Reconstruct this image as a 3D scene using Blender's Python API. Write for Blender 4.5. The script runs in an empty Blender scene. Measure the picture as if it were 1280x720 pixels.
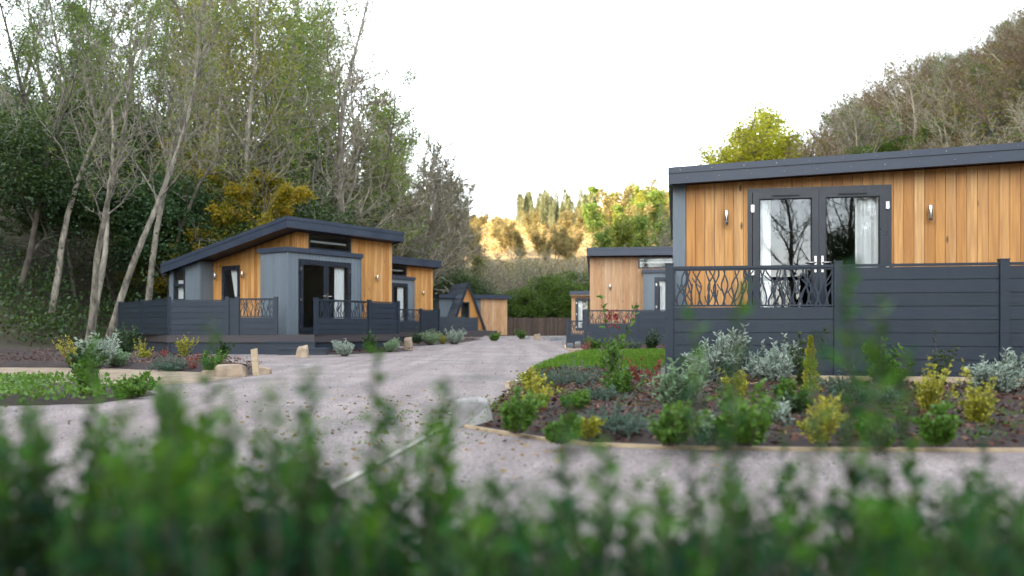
import bpy, math, random
import numpy as np
from mathutils import Vector, Matrix
from mathutils.geometry import delaunay_2d_cdt
R = math.radians
F, YH, CH = 1050.0, 408.0, 0.75
scene = bpy.context.scene
col = scene.collection

# ---------------------------------------------------------------- helpers
def gx(px, Y): return (px - 640) / F * Y
def gz(py, Y): return CH - (py - YH) / F * Y
def gnd(px, py):
    Y = F * CH / (py - YH); return (gx(px, Y), Y)

def foot_l(Y):
    return float(np.interp(Y, [-80, -20, 27, 60, 100, 170, 260, 420], [-12, -12, -14.5, -9.6, -7, -12, -30, -60]))
def foot_r(Y):
    return float(np.interp(Y, [-80, 0, 35, 70, 120, 200, 420], [14, 14, 15, 11.5, 24, 55, 90]))
def hnoise(x, y):
    return (math.sin(x*.11+1.3)*math.cos(y*.09+.4) + .5*math.sin(x*.27+y*.21) + .25*math.sin(x*.6-y*.5+2))
def terrain(x, y):
    dl = max(0.0, foot_l(y) - x)
    k = min(1, dl/6.0)
    cap = float(np.interp(y, [-40, 40, 100, 200], [150, 140, 62, 60]))
    zl = cap*math.tanh((dl*.58+max(0,dl-28)*.55*float(np.interp(y,[40,85],[1,0])))/cap) * (.55+.45*k) * float(np.interp(dl,[0,112,190],[1,1,.45]))  # unseen ridge above left bank, shaped to shade yard and right bank
    dr = max(0.0, x - foot_r(y))
    zr = 25.5*(1-math.exp(-dr/15.5)) + dr*.01
    zf = 0
    if y > 74:
        d = y-74
        base = float(np.interp(d, [0, 20, 60, 110, 190, 300, 700], [0, 1.5, 8, 19, 33, 36, 30]))
        zf = base * (1 + .05*math.sin(x*.03+1))
    n = 6.0
    m = (max(zl, 0)**n + max(zr, 0)**n + max(zf, 0)**n) ** (1/n)
    if m > 0: m += hnoise(x, y)*min(1, m*.3)*.45
    return m

class MB:
    def __init__(s): s.v=[]; s.f=[]; s.n=0; s.mi=[]; s.sm=[]
    def add(s, verts, faces, mi=0, smooth=False):
        verts = np.asarray(verts, dtype=np.float64).reshape(-1, 3)
        s.v.append(verts)
        for f in faces: s.f.append(tuple(i+s.n for i in f))
        s.mi += [mi]*len(faces); s.sm += [smooth]*len(faces)
        s.n += len(verts)
    def hexa(s, p, mi=0):  # 8 points: bottom 4 ccw, top 4 ccw
        s.add(p, [(3,2,1,0),(4,5,6,7),(0,1,5,4),(1,2,6,5),(2,3,7,6),(3,0,4,7)], mi)
    def box(s, x0,x1,y0,y1,z0,z1, mi=0):
        if x0>x1: x0,x1=x1,x0
        if y0>y1: y0,y1=y1,y0
        s.hexa([(x0,y0,z0),(x1,y0,z0),(x1,y1,z0),(x0,y1,z0),(x0,y0,z1),(x1,y0,z1),(x1,y1,z1),(x0,y1,z1)], mi)
    def bar(s, a, b, w, h, mi=0):   # horizontal-ish bar a->b centre bottom, width w, height h
        a=Vector(a); b=Vector(b); d=(b-a).normalized(); n=Vector((-d.y,d.x,0)).normalized()*(w/2); up=Vector((0,0,h))
        s.hexa([a-n,b-n,b+n,a+n,a-n+up,b-n+up,b+n+up,a+n+up], mi)
    def tube(s, pts, rad, k=6, mi=0, smooth=True, cap=True):
        v,f = tube_arrays(np.asarray(pts,float), np.asarray(rad,float), k)
        f=[tuple(q) for q in f]
        if cap:
            f.append(tuple(range(k-1,-1,-1))); m=len(v); f.append(tuple(range(m-k,m)))
        s.add(v, f, mi, smooth)
    def build(s, name, mats, parent=None, mir=None):
        v = np.concatenate(s.v) if s.v else np.zeros((0,3))
        if mir is not None:
            v = v.copy(); v[:,0] = mir - v[:,0]
            s.f = [tuple(reversed(f)) for f in s.f]
        me = bpy.data.meshes.new(name)
        me.from_pydata(v.tolist(), [], s.f)
        if not isinstance(mats,(list,tuple)): mats=[mats]
        for m in mats: me.materials.append(m)
        me.polygons.foreach_set('material_index', s.mi); me.polygons.foreach_set('use_smooth', s.sm)
        me.update()
        return link(name, me, parent)

def link(name, me, parent=None):
    o = bpy.data.objects.new(name, me); col.objects.link(o)
    if parent is not None: o.parent = parent
    return o

def np_mesh(name, V, Q, mat, parent=None, smooth=False, tri=False):
    V = np.asarray(V, np.float32).reshape(-1,3); Q = np.asarray(Q, np.int32)
    k = Q.shape[1]
    me = bpy.data.meshes.new(name)
    me.vertices.add(len(V)); me.vertices.foreach_set('co', V.ravel())
    me.loops.add(Q.size); me.loops.foreach_set('vertex_index', Q.ravel())
    me.polygons.add(len(Q)); me.polygons.foreach_set('loop_start', np.arange(0, Q.size, k, dtype=np.int32))
    me.polygons.foreach_set('loop_total', np.full(len(Q), k, np.int32))
    if smooth: me.polygons.foreach_set('use_smooth', np.ones(len(Q), bool))
    me.materials.append(mat); me.update(calc_edges=True)
    return link(name, me, parent)

def tube_arrays(P, rad, k):
    n=len(P)
    T=np.gradient(P,axis=0); T/= (np.linalg.norm(T,axis=1,keepdims=True)+1e-9)
    ref=np.array([1,0,0.]) if abs(T[0][0])<.7 else np.array([0,1.,0])
    A=np.cross(T,ref); A/= (np.linalg.norm(A,axis=1,keepdims=True)+1e-9); B=np.cross(T,A)
    an=np.arange(k)*2*math.pi/k
    V=P[:,None,:]+rad[:,None,None]*(np.cos(an)[None,:,None]*A[:,None,:]+np.sin(an)[None,:,None]*B[:,None,:])
    i=np.arange(n-1)[:,None]*k; j=np.arange(k)[None,:]; j2=(j+1)%k
    Fc=np.stack([i+j,i+j2,i+k+j2,i+k+j],-1).reshape(-1,4)
    return V.reshape(-1,3),Fc
class Tubes:
    def __init__(s): s.V=[];s.F=[];s.n=0
    def add(s,P,rad,k):
        v,f=tube_arrays(P,rad,k); s.V.append(v); s.F.append(f+s.n); s.n+=len(v)
    def build(s,name,mat,parent=None):
        return np_mesh(name,np.concatenate(s.V),np.concatenate(s.F),mat,parent,smooth=True)

def unit(a): return a/(np.linalg.norm(a,axis=-1,keepdims=True)+1e-9)
def leaves(P, D, L, W, rng, bend=.25, six=False):
    """P base points, D directions, L lengths (array or float)"""
    P=np.asarray(P,float); N=len(P); D=unit(np.asarray(D,float))
    r=unit(rng.normal(size=(N,3))); S=unit(np.cross(D,r)); U=np.cross(S,D)
    L=np.broadcast_to(np.asarray(L,float),(N,))[:,None]; W=np.broadcast_to(np.asarray(W,float),(N,))[:,None]
    if six:
        a=P; b=P+D*L*.35+S*W*.5+U*W*bend; c=P+D*L*.75+S*W*.36+U*W*bend*.8; t=P+D*L+U*L*-.08
        d=P+D*L*.75-S*W*.36+U*W*bend*.8; e=P+D*L*.35-S*W*.5+U*W*bend
        V=np.stack([a,b,c,t,d,e],1).reshape(-1,3); i=np.arange(N)[:,None]*6
        return V, np.concatenate([i+np.array([[0,1,2,3]]), i+np.array([[0,3,4,5]])],0)
    a=P; b=P+D*L*.5+S*W*.5+U*L*bend*.3; t=P+D*L; c=P+D*L*.5-S*W*.5+U*L*bend*.3
    V=np.stack([a,b,t,c],1).reshape(-1,3)
    return V,(np.arange(N)[:,None]*4+np.arange(4)[None,:])

def tag(o, label=None, cat=None, group=None, kind=None):
    if label: o['label']=label
    if cat: o['category']=cat
    if group: o['group']=group
    if kind: o['kind']=kind
    return o
def empty(name, loc=(0,0,0), rz=0):
    o=bpy.data.objects.new(name,None); col.objects.link(o); o.location=loc; o.rotation_euler=(0,0,rz)
    o.empty_display_size=.2
    return o
kids={}
def copy_tree(o, parent=None):
    c=o.copy(); col.objects.link(c)
    if parent is not None: c.parent=parent
    for ch in [x for x in o.children]: copy_tree(ch,c)
    return c

# ---------------------------------------------------------------- materials
def mat_new(name):
    m=bpy.data.materials.new(name); m.use_nodes=True
    nt=m.node_tree; b=nt.nodes['Principled BSDF']
    return m,nt,b
def N(nt,t,**kw):
    n=nt.nodes.new(t)
    for k,v in kw.items():
        if k in n.inputs.keys() if isinstance(k,str) else False: n.inputs[k].default_value=v
        else: setattr(n,k,v)
    return n
def ramp(nt, fac, stops, interp='LINEAR'):
    r=nt.nodes.new('ShaderNodeValToRGB'); cr=r.color_ramp; cr.interpolation=interp
    while len(cr.elements)<len(stops): cr.elements.new(.5)
    for e,(p,c) in zip(cr.elements,stops): e.position=p; e.color=(*c,1)
    nt.links.new(fac,r.inputs[0]); return r.outputs[0]
def noise(nt, vec, scale, detail=4, rough=.55, dims='3D'):
    n=nt.nodes.new('ShaderNodeTexNoise'); n.inputs['Scale'].default_value=scale; n.inputs['Detail'].default_value=detail; n.inputs['Roughness'].default_value=rough
    if vec is not None: nt.links.new(vec,n.inputs['Vector'])
    return n.outputs['Fac']
def mapping(nt, src, scale=(1,1,1), add=None):
    m=nt.nodes.new('ShaderNodeMapping'); m.inputs['Scale'].default_value=scale
    nt.links.new(src,m.inputs['Vector']); return m.outputs[0]
def mixc(nt, fac, a, b, mode='MIX'):
    m=nt.nodes.new('ShaderNodeMix'); m.data_type='RGBA'; m.blend_type=mode
    for i,x in ((0,fac),(6,a),(7,b)):
        if hasattr(x,'links') or hasattr(x,'is_linked'): nt.links.new(x,m.inputs[i])
        else: m.inputs[i].default_value = x if i==0 else (*x,1)
    return m.outputs[2]
def math_(nt,op,a,b=None):
    m=nt.nodes.new('ShaderNodeMath'); m.operation=op
    for i,x in ((0,a),(1,b)):
        if x is None: continue
        if hasattr(x,'is_linked'): nt.links.new(x,m.inputs[i])
        else: m.inputs[i].default_value=x
    return m.outputs[0]
def bump(nt,b,h,strength=.3,dist=.01):
    n=nt.nodes.new('ShaderNodeBump'); n.inputs['Strength'].default_value=strength; n.inputs['Distance'].default_value=dist
    nt.links.new(h,n.inputs['Height']); nt.links.new(n.outputs[0],b.inputs['Normal'])
def texco(nt,which='Object'):
    return nt.nodes.new('ShaderNodeTexCoord').outputs[which]
def island(nt): return nt.nodes.new('ShaderNodeNewGeometry').outputs['Random Per Island']

def m_cedar(name, stops):
    m,nt,b=mat_new(name); o=texco(nt); isl=island(nt)
    vadd=nt.nodes.new('ShaderNodeVectorMath'); vadd.operation='ADD'; nt.links.new(o,vadd.inputs[0])
    cx=nt.nodes.new('ShaderNodeCombineXYZ'); nt.links.new(math_(nt,'MULTIPLY',isl,40.),cx.inputs[2]); nt.links.new(math_(nt,'MULTIPLY',isl,17.),cx.inputs[0]); nt.links.new(cx.outputs[0],vadd.inputs[1])
    base=ramp(nt,isl,stops)
    g=noise(nt,mapping(nt,vadd.outputs[0],(38,38,1.6)),1.0,5,.6)
    g2=noise(nt,mapping(nt,vadd.outputs[0],(7,7,.9)),1.0,3,.5)
    c=mixc(nt,ramp(nt,g,[(.35,(0,0,0)),(.7,(1,1,1))]),base,mixc(nt,.5,base,(.22,.08,.015)))
    c=mixc(nt,ramp(nt,g2,[(.4,(0,0,0)),(.75,(.55,.55,.55))]),c,(.30,.115,.035))
    k=nt.nodes.new('ShaderNodeTexVoronoi'); k.inputs['Scale'].default_value=1.0
    nt.links.new(mapping(nt,vadd.outputs[0],(5,5,1.7)),k.inputs['Vector'])
    kn=ramp(nt,k.outputs['Distance'],[(.0,(1,1,1)),(.07,(.7,.7,.7)),(.11,(0,0,0))])
    c=mixc(nt,kn,c,(.07,.022,.008))
    nt.links.new(c,b.inputs['Base Color']); b.inputs['Roughness'].default_value=.55
    bump(nt,b,g,.25,.004); return m
CEDAR=m_cedar('cedar_boards',[(0,(.53,.225,.045)),(.3,(.74,.385,.115)),(.6,(.64,.295,.07)),(.8,(.84,.50,.20)),(1,(.70,.34,.085))])
CEDAR_L=m_cedar('pale_cedar_boards',[(0,(.56,.32,.15)),(.4,(.68,.44,.24)),(.7,(.60,.36,.17)),(1,(.72,.50,.31))])

def m_plain(name, c, rough=.5, metal=0, var=.15, nscale=6, bumps=.08, streak=None, isl=0.12):
    m,nt,b=mat_new(name); o=texco(nt)
    v=mapping(nt,o,streak) if streak else o
    n=noise(nt,v,nscale,6,.6)
    lo=tuple(x*(1-var) for x in c); hi=tuple(min(1,x*(1+var)) for x in c)
    cc=ramp(nt,n,[(.3,lo),(.7,hi)])
    if isl:
        f=math_(nt,'ADD',math_(nt,'MULTIPLY',island(nt),isl*2),1-isl)
        cmb=nt.nodes.new('ShaderNodeCombineColor')
        for i in range(3): nt.links.new(f,cmb.inputs[i])
        cc=mixc(nt,1.0,cc,cmb.outputs[0],'MULTIPLY')
    nt.links.new(cc,b.inputs['Base Color'])
    nt.links.new(math_(nt,'ADD',math_(nt,'MULTIPLY',n,.25),rough-.12),b.inputs['Roughness'])
    b.inputs['Metallic'].default_value=metal
    if bumps: bump(nt,b,noise(nt,v,nscale*8,4,.6),bumps,.004)
    return m
GREYC=m_plain('grey_painted_boards',(.155,.19,.215),.5,var=.1,streak=(8,8,.8),isl=.06)
ANTH=m_plain('anthracite_composite',(.015,.026,.041),.45,var=.18,streak=(.6,.6,12),isl=.1)
def dusty(m,c,amt,sc=1.6):
    nt=m.node_tree; b=nt.nodes['Principled BSDF']; l=b.inputs['Base Color'].links[0].from_socket; o=texco(nt)
    f=ramp(nt,noise(nt,mapping(nt,o,(1,1,.5)),sc,9,.75),[(.45,(0,0,0)),(.75,(amt,amt,amt))])
    nt.links.new(mixc(nt,f,l,c),b.inputs['Base Color']); return m
dusty(ANTH,(.055,.064,.072),.3); dusty(GREYC,(.10,.11,.10),.35)
ROOFM=m_plain('roof_membrane_trim',(.034,.047,.072),.38,var=.15,nscale=3,isl=.04)
dusty(ROOFM,(.07,.08,.09),.3)
FRAME=m_plain('dark_blue_grey_frame',(.022,.028,.04),.3,var=.05,bumps=0,isl=0)
DECKF=m_plain('brown_grey_deck_edge',(.055,.048,.05),.55,var=.2,streak=(.7,.7,10))
STEEL=m_plain('brushed_steel',(.62,.6,.58),.25,1,.05,20,0,isl=0)
CURT=m_plain('white_curtain_cloth',(.88,.87,.84),.8,0,.03,bumps=0,isl=0)
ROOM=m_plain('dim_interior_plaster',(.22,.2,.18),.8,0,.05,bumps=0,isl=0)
SHINGLE=m_plain('slate_shingles',(.085,.10,.125),.6,0,.3,3,.2,isl=.3)
TIMBER=m_plain('pale_sawn_timber',(.46,.36,.23),.7,0,.25,3,.2,streak=(3,3,10))
BROWNF=m_plain('weathered_brown_palings',(.075,.05,.038),.8,0,.3,3,.2,streak=(12,12,.7),isl=.35)
CONC=m_plain('concrete_edging',(.36,.34,.30),.85,0,.2,9,.2)
ROCK=m_plain('grey_tan_stone',(.25,.24,.225),.85,0,.35,5,.5)
ROCKT=m_plain('tan_sandstone',(.34,.26,.18),.85,0,.35,5,.5)
ROCKD=m_plain('dark_grey_stone',(.13,.14,.15),.85,0,.35,5,.5)
BLACK=m_plain('black_rubber_gap',(.008,.009,.012),.6,0,.1,bumps=0,isl=0)

def m_glass(name):
    m,nt,b=mat_new(name); nt.nodes.remove(b)
    out=nt.nodes['Material Output']
    tr=nt.nodes.new('ShaderNodeBsdfTransparent'); tr.inputs[0].default_value=(.84,.87,.87,1)
    gl=nt.nodes.new('ShaderNodeBsdfGlossy'); gl.inputs['Roughness'].default_value=.01; gl.inputs[0].default_value=(.9,.95,1,1)
    geo=nt.nodes.new('ShaderNodeNewGeometry'); dt=nt.nodes.new('ShaderNodeVectorMath'); dt.operation='DOT_PRODUCT'
    nt.links.new(geo.outputs['Incoming'],dt.inputs[0]); nt.links.new(geo.outputs['Normal'],dt.inputs[1])
    sch=math_(nt,'POWER',math_(nt,'SUBTRACT',1.0,math_(nt,'ABSOLUTE',dt.outputs['Value'])),4.0)
    fres=math_(nt,'ADD',math_(nt,'MULTIPLY',sch,.8),.085)
    bp=nt.nodes.new('ShaderNodeBump'); bp.inputs['Strength'].default_value=.06; bp.inputs['Distance'].default_value=.02
    nt.links.new(noise(nt,texco(nt),1.3,1,.4),bp.inputs['Height']); nt.links.new(bp.outputs[0],gl.inputs['Normal'])
    mx=nt.nodes.new('ShaderNodeMixShader')
    nt.links.new(fres,mx.inputs[0]); nt.links.new(tr.outputs[0],mx.inputs[1]); nt.links.new(gl.outputs[0],mx.inputs[2])
    nt.links.new(mx.outputs[0],out.inputs[0]); return m
GLASS=m_glass('reflective_double_glazing')

def m_leaf(name, cols, rough=.55, trans=.35, nscale=.6, spec=.3):
    """cols: list of base colours spread by island and by clump"""
    m,nt,b=mat_new(name); out=nt.nodes['Material Output']
    isl=island(nt); o=texco(nt); inf=nt.nodes.new('ShaderNodeObjectInfo')
    n=noise(nt,o,nscale,2,.5)
    f=math_(nt,'ADD',math_(nt,'MULTIPLY',isl,.5),math_(nt,'ADD',math_(nt,'MULTIPLY',n,.9),math_(nt,'MULTIPLY',inf.outputs['Random'],.2)))
    f=math_(nt,'SUBTRACT',f,.3)
    c=ramp(nt,f,[(i/(len(cols)-1),cc) for i,cc in enumerate(cols)])
    nt.links.new(c,b.inputs['Base Color']); b.inputs['Roughness'].default_value=rough
    b.inputs['Specular IOR Level'].default_value=spec
    t=nt.nodes.new('ShaderNodeBsdfTranslucent'); nt.links.new(mixc(nt,.35,c,(.20,.25,.02)),t.inputs[0])
    mx=nt.nodes.new('ShaderNodeMixShader'); mx.inputs[0].default_value=trans
    nt.links.new(b.outputs[0],mx.inputs[1]); nt.links.new(t.outputs[0],mx.inputs[2]); nt.links.new(mx.outputs[0],out.inputs[0])
    return m
def m_bark(name,c1,c2,scale=5):
    m,nt,b=mat_new(name); o=texco(nt)
    n=noise(nt,mapping(nt,o,(1,1,.35)),scale,6,.65)
    inf=nt.nodes.new('ShaderNodeObjectInfo')
    c=ramp(nt,n,[(.35,c1),(.65,c2)])
    nt.links.new(c,b.inputs['Base Color']); b.inputs['Roughness'].default_value=.85
    bump(nt,b,n,.5,.03); return m
BARK_P=m_bark('pale_grey_bark',(.07,.062,.045),(.36,.32,.25),5)
BARK_D=m_bark('dark_brown_bark',(.05,.042,.034),(.15,.125,.095))
TWIG_G=m_bark('grey_brown_twigs',(.13,.115,.09),(.30,.265,.21))
TWIG_R=m_bark('russet_twigs',(.11,.07,.045),(.24,.16,.10))
TWIG_B=m_bark('buff_twigs',(.22,.19,.13),(.42,.37,.27))
L_DARK=m_leaf('dark_evergreen_leaves',[(.012,.030,.011),(.025,.056,.016),(.05,.088,.02),(.08,.115,.022)],.45,.2,.35)
L_IVY=m_leaf('ivy_leaves',[(.014,.04,.018),(.022,.06,.022),(.04,.09,.03),(.06,.12,.04)],.4,.2,.8)
L_GREEN=m_leaf('mid_green_leaves',[(.05,.10,.02),(.10,.17,.03),(.17,.24,.04),(.30,.30,.05)],.5,.4,.3)
L_BUSH=m_leaf('bright_bush_leaves',[(.035,.07,.012),(.06,.115,.018),(.09,.155,.022),(.14,.19,.03)],.5,.35,.25)
L_YEL=m_leaf('yellow_beech_leaves',[(.05,.08,.01),(.16,.16,.012),(.38,.27,.015),(.50,.30,.015)],.5,.45,.45)
L_LIME=m_leaf('lime_autumn_leaves',[(.18,.21,.02),(.32,.34,.025),(.48,.45,.03),(.55,.48,.06)],.5,.45,.4)
L_GOLD=m_leaf('golden_larch_leaves',[(.09,.08,.03),(.17,.14,.05),(.26,.19,.075),(.33,.26,.13)],.6,.35,.2)
L_CON=m_leaf('blue_green_conifer_needles',[(.09,.12,.08),(.16,.18,.10),(.25,.25,.12),(.36,.33,.15)],.6,.2,.2)
L_MOOR=m_leaf('golden_moor_grass',[(.20,.13,.05),(.33,.22,.085),(.42,.30,.13),(.36,.29,.11)],.8,.2,.03)
L_OLIVE=m_leaf('olive_thicket_leaves',[(.07,.072,.03),(.125,.11,.045),(.19,.15,.06),(.12,.155,.04)],.6,.3,.12)
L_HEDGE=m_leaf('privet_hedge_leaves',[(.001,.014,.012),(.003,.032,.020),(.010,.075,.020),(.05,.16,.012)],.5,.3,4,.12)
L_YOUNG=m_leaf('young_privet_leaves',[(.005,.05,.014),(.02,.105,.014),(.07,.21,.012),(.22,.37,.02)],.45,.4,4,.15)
L_SILV=m_leaf('silver_grey_leaves',[(.26,.33,.27),(.38,.46,.38),(.52,.59,.52)],.7,.2,5)
L_SILG=m_leaf('sage_green_leaves',[(.16,.27,.15),(.26,.38,.22),(.38,.50,.32)],.7,.25,5)
L_GY=m_leaf('gold_variegated_leaves',[(.13,.18,.02),(.32,.33,.03),(.50,.46,.06),(.6,.55,.14)],.5,.35,9)
L_FRESH=m_leaf('fresh_green_leaves',[(.045,.12,.02),(.09,.20,.03),(.17,.31,.05)],.45,.35,5)
L_BLUE=m_leaf('blue_green_leaves',[(.06,.11,.085),(.09,.15,.12),(.14,.21,.17)],.6,.25,5)
L_RED=m_leaf('red_new_leaves',[(.25,.02,.035),(.35,.05,.06),(.16,.07,.05)],.4,.3,8)
L_GRASS=m_leaf('lawn_blades',[(.04,.12,.014),(.08,.20,.02),(.15,.28,.03),(.22,.26,.07)],.5,.35,1.5)
L_FALL=m_leaf('fallen_leaves',[(.10,.05,.02),(.22,.12,.04),(.34,.25,.09),(.45,.38,.22)],.7,.1,3)
L_MULCH=m_leaf('bark_chips',[(.012,.005,.004),(.042,.016,.011),(.12,.052,.034),(.38,.25,.17)],.8,.0,3)
L_BRACK=m_leaf('bracken_moor',[(.08,.045,.022),(.16,.08,.035),(.24,.14,.05),(.30,.21,.08)],.8,.2,.05)

def m_ground(name, stops, sc=1.5, bstr=.6, fine=30, bd=.02, extra=None):
    m,nt,b=mat_new(name); o=texco(nt)
    n1=noise(nt,o,sc,8,.65); n2=noise(nt,o,fine,5,.7)
    f=math_(nt,'ADD',math_(nt,'MULTIPLY',n1,.7),math_(nt,'MULTIPLY',n2,.3))
    c=ramp(nt,f,stops)
    if extra: c=extra(nt,o,c)
    nt.links.new(c,b.inputs['Base Color']); b.inputs['Roughness'].default_value=.9
    bump(nt,b,n2,bstr,bd); return m
def road_extra(nt,o,c):
    v=nt.nodes.new('ShaderNodeTexVoronoi'); v.inputs['Scale'].default_value=70; nt.links.new(o,v.inputs['Vector'])
    sep=nt.nodes.new('ShaderNodeSeparateColor'); nt.links.new(v.outputs['Color'],sep.inputs[0])
    st=ramp(nt,sep.outputs[0],[(0,(.62,.60,.62)),(.5,(.95,.93,.95)),(.86,(1.15,1.1,1.1)),(.95,(1.7,1.6,1.55))])
    c=mixc(nt,1.0,c,st,'MULTIPLY')
    st2=ramp(nt,noise(nt,mapping(nt,o,(.55,.16,1)),1.6,4,.6),[(.4,(0,0,0)),(.62,(1,1,1))])
    c=mixc(nt,math_(nt,'MULTIPLY',st2,.5),c,(.22,.17,.16))
    ms=ramp(nt,noise(nt,mapping(nt,o,(1,.5,1)),1.1,7,.75),[(.56,(0,0,0)),(.70,(1,1,1))])
    c=mixc(nt,math_(nt,'MULTIPLY',ms,.55),c,(.10,.105,.055))
    tr=ramp(nt,noise(nt,mapping(nt,o,(2.2,.12,1)),1.0,3,.6),[(.35,(.78,.78,.78)),(.6,(1.12,1.12,1.12))])
    return mixc(nt,1.0,c,tr,'MULTIPLY')
ROAD=m_ground('mauve_grey_gravel',[(.32,(.13,.115,.108)),(.5,(.205,.182,.170)),(.68,(.285,.255,.235))],.7,.5,45,.012,road_extra)
SOIL=m_ground('dark_mulched_soil',[(.3,(.016,.010,.009)),(.5,(.035,.021,.017)),(.7,(.07,.045,.035))],5,.9,60,.03)
SAND=m_ground('pale_sandy_gravel',[(.35,(.15,.115,.08)),(.5,(.25,.19,.125)),(.65,(.36,.29,.20))],3,.6,60,.015)
TURF=m_ground('mown_turf',[(.3,(.03,.075,.012)),(.5,(.05,.12,.018)),(.7,(.08,.16,.03))],3,.6,60,.02)
def hill_extra(nt,o,c):
    sp=nt.nodes.new('ShaderNodeSeparateXYZ'); nt.links.new(o,sp.inputs[0])
    far=math_(nt,'MULTIPLY',math_(nt,'SUBTRACT',sp.outputs[1],110.),.016)
    far.node.use_clamp=True
    moor=ramp(nt,noise(nt,o,.07,6,.6),[(.35,(.18,.13,.055)),(.5,(.34,.23,.10)),(.65,(.42,.30,.14))])
    return mixc(nt,far,c,moor)
HILL=m_ground('leaf_litter_hillside',[(.3,(.022,.024,.012)),(.5,(.05,.042,.022)),(.7,(.085,.068,.035))],.35,.8,6,.12,hill_extra)

# ---------------------------------------------------------------- terrain & ground
def axis(segs):
    a=[]
    for (s,e,st) in segs: a+=list(np.arange(s,e,st))
    return np.array(a+[segs[-1][1]],float)
XS=axis([(-400,-120,20),(-120,-40,4),(-40,60,1.25),(60,140,5),(140,500,30)])
YS=axis([(-300,-60,20),(-60,10,3),(10,130,1.5),(130,300,4),(300,700,25)])
V=np.array([(x,y,terrain(x,y)) for y in YS for x in XS])
nx=len(XS); ny=len(YS)
ii=(np.arange(ny-1)[:,None]*nx+np.arange(nx-1)[None,:]).ravel()
ter=np_mesh('ground',V,np.stack([ii,ii+1,ii+nx+1,ii+nx],1),HILL,smooth=True); tag(ter,kind='structure')

def poly_sheet(name, pts, z, mat, mound=0, res=.5, label=None, kind='structure', noise_amp=0, seed=0):
    rng=random.Random(seed)
    P=[Vector(p) for p in pts]; n=len(P)
    dens=[]
    for i in range(n):
        a,b=P[i],P[(i+1)%n]; k=max(1,int((b-a).length/res))
        for j in range(k): dens.append(a.lerp(b,j/k))
    def inside(x,y):
        c=False
        for i in range(n):
            a,b=P[i],P[(i+1)%n]
            if (a.y>y)!=(b.y>y) and x<(b.x-a.x)*(y-a.y)/(b.y-a.y)+a.x: c=not c
        return c
    def edist(x,y):
        d=1e9; q=Vector((x,y))
        for i in range(n):
            a,b=P[i],P[(i+1)%n]; t=max(0,min(1,(q-a).dot(b-a)/max(1e-9,(b-a).length_squared)))
            d=min(d,(q-a.lerp(b,t)).length)
        return d
    vs=list(dens); m=len(dens); edges=[(i,(i+1)%m) for i in range(m)]
    if mound or noise_amp:
        xs=[p.x for p in P]; ys=[p.y for p in P]
        x=min(xs)
        while x<max(xs):
            y=min(ys)
            while y<max(ys):
                q=(x+rng.uniform(-.3,.3)*res,y+rng.uniform(-.3,.3)*res)
                if inside(*q) and edist(*q)>res*.4: vs.append(Vector(q))
                y+=res
            x+=res
    r=delaunay_2d_cdt(vs,edges,[],1,1e-5)
    out=[]
    for v in r[0]:
        e=edist(v.x,v.y)
        out.append((v.x,v.y,z+mound*(1-math.exp(-e/.35))+ (noise_amp*min(1,e/.3)*(rng.random()-.3)) ))
    me=bpy.data.meshes.new(name); me.from_pydata(out,[],[tuple(f) for f in r[2]])
    for p in me.polygons: p.use_smooth=True
    me.materials.append(mat)
    import bmesh
    bm=bmesh.new(); bm.from_mesh(me); bmesh.ops.recalc_face_normals(bm,faces=bm.faces[:])
    if sum(f.normal.z for f in bm.faces)<0: bmesh.ops.reverse_faces(bm,faces=bm.faces[:])
    bm.to_mesh(me); bm.free()
    o=link(name,me); tag(o,kind=kind)
    return o,inside,edist

poly_sheet('road',[(-12,-14),(12,-14),(12,64),(-4.5,64),(-5,45),(-9,35),(-12,24)],.006,ROAD,noise_amp=.0001,res=2)
fo,fb=(2.02,10.47),(.982,-.191)
def c0p(u,v): return (2.27+.982*u+.191*v, 11.75-.191*u+.982*v)
BEDA=[(-.435,6.35),(-.2,6.05),(0,5.78),(.25,5.45),(.5,5.27),(.97,5.12),(1.7,5.05),(2.58,5.02),(5.5,5.0),(9,5.0),(9,8.9),c0p(5.6,-1.34),c0p(-.12,-1.34),(1.95,11.2),(2.2,13.0),(1.3,13.1),(.65,13.5),(.33,13.6),(.15,11.9),(0,10.4),(-.05,9.0),(-.23,7.57),(-.33,6.9)]
_,insA,edA=poly_sheet('planting_bed',BEDA,.01,SOIL,mound=.10,res=.16,noise_amp=.035,seed=1)
LAWN=[(.33,13.62),(.66,13.52),(1.3,13.12),(2.2,13.02),(3.1,16.8),(4.4,23.9),(2.1,23.3),(1.07,18.75),(.5,14.9)]
_,insL,_=poly_sheet('lawn_ground',LAWN,.012,TURF,mound=.05,res=.4,noise_amp=.01,seed=2)
BEDB=[(2.15,23.35),(4.4,23.95),(6,24),(6.2,31.0),(2.0,31.4),(1.75,27)]
_,insB,_=poly_sheet('planting_bed',BEDB,.01,SOIL,mound=.08,res=.4,noise_amp=.04,seed=3)
BEDC=[(-5.2,22.35),(-4.55,22.0),(-3.0,25.3),(-3.1,26.2),(-3.55,25.75)]
_,insC,_=poly_sheet('planting_bed',BEDC,.01,SOIL,mound=.06,res=.3,noise_amp=.04,seed=4)
BEDD=[(-4.5,31),(-3.5,31.5),(-2.3,38),(-1.7,48),(-2.6,50),(-3.1,38),(-4.9,34.2)]
_,insD,_=poly_sheet('planting_bed',BEDD,.01,SOIL,mound=.08,res=.4,noise_amp=.04,seed=5)
BEDE=[(-15,24),(-12.2,24),(-8.6,20.5),(-6.2,18),(-4.35,14.6),(-3.9,12.8),(-5,13.6),(-7.4,15.1),(-15,15.6)]
_,insE,_=poly_sheet('planting_bed',BEDE,.01,SOIL,mound=.12,res=.3,noise_amp=.05,seed=6)
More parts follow.
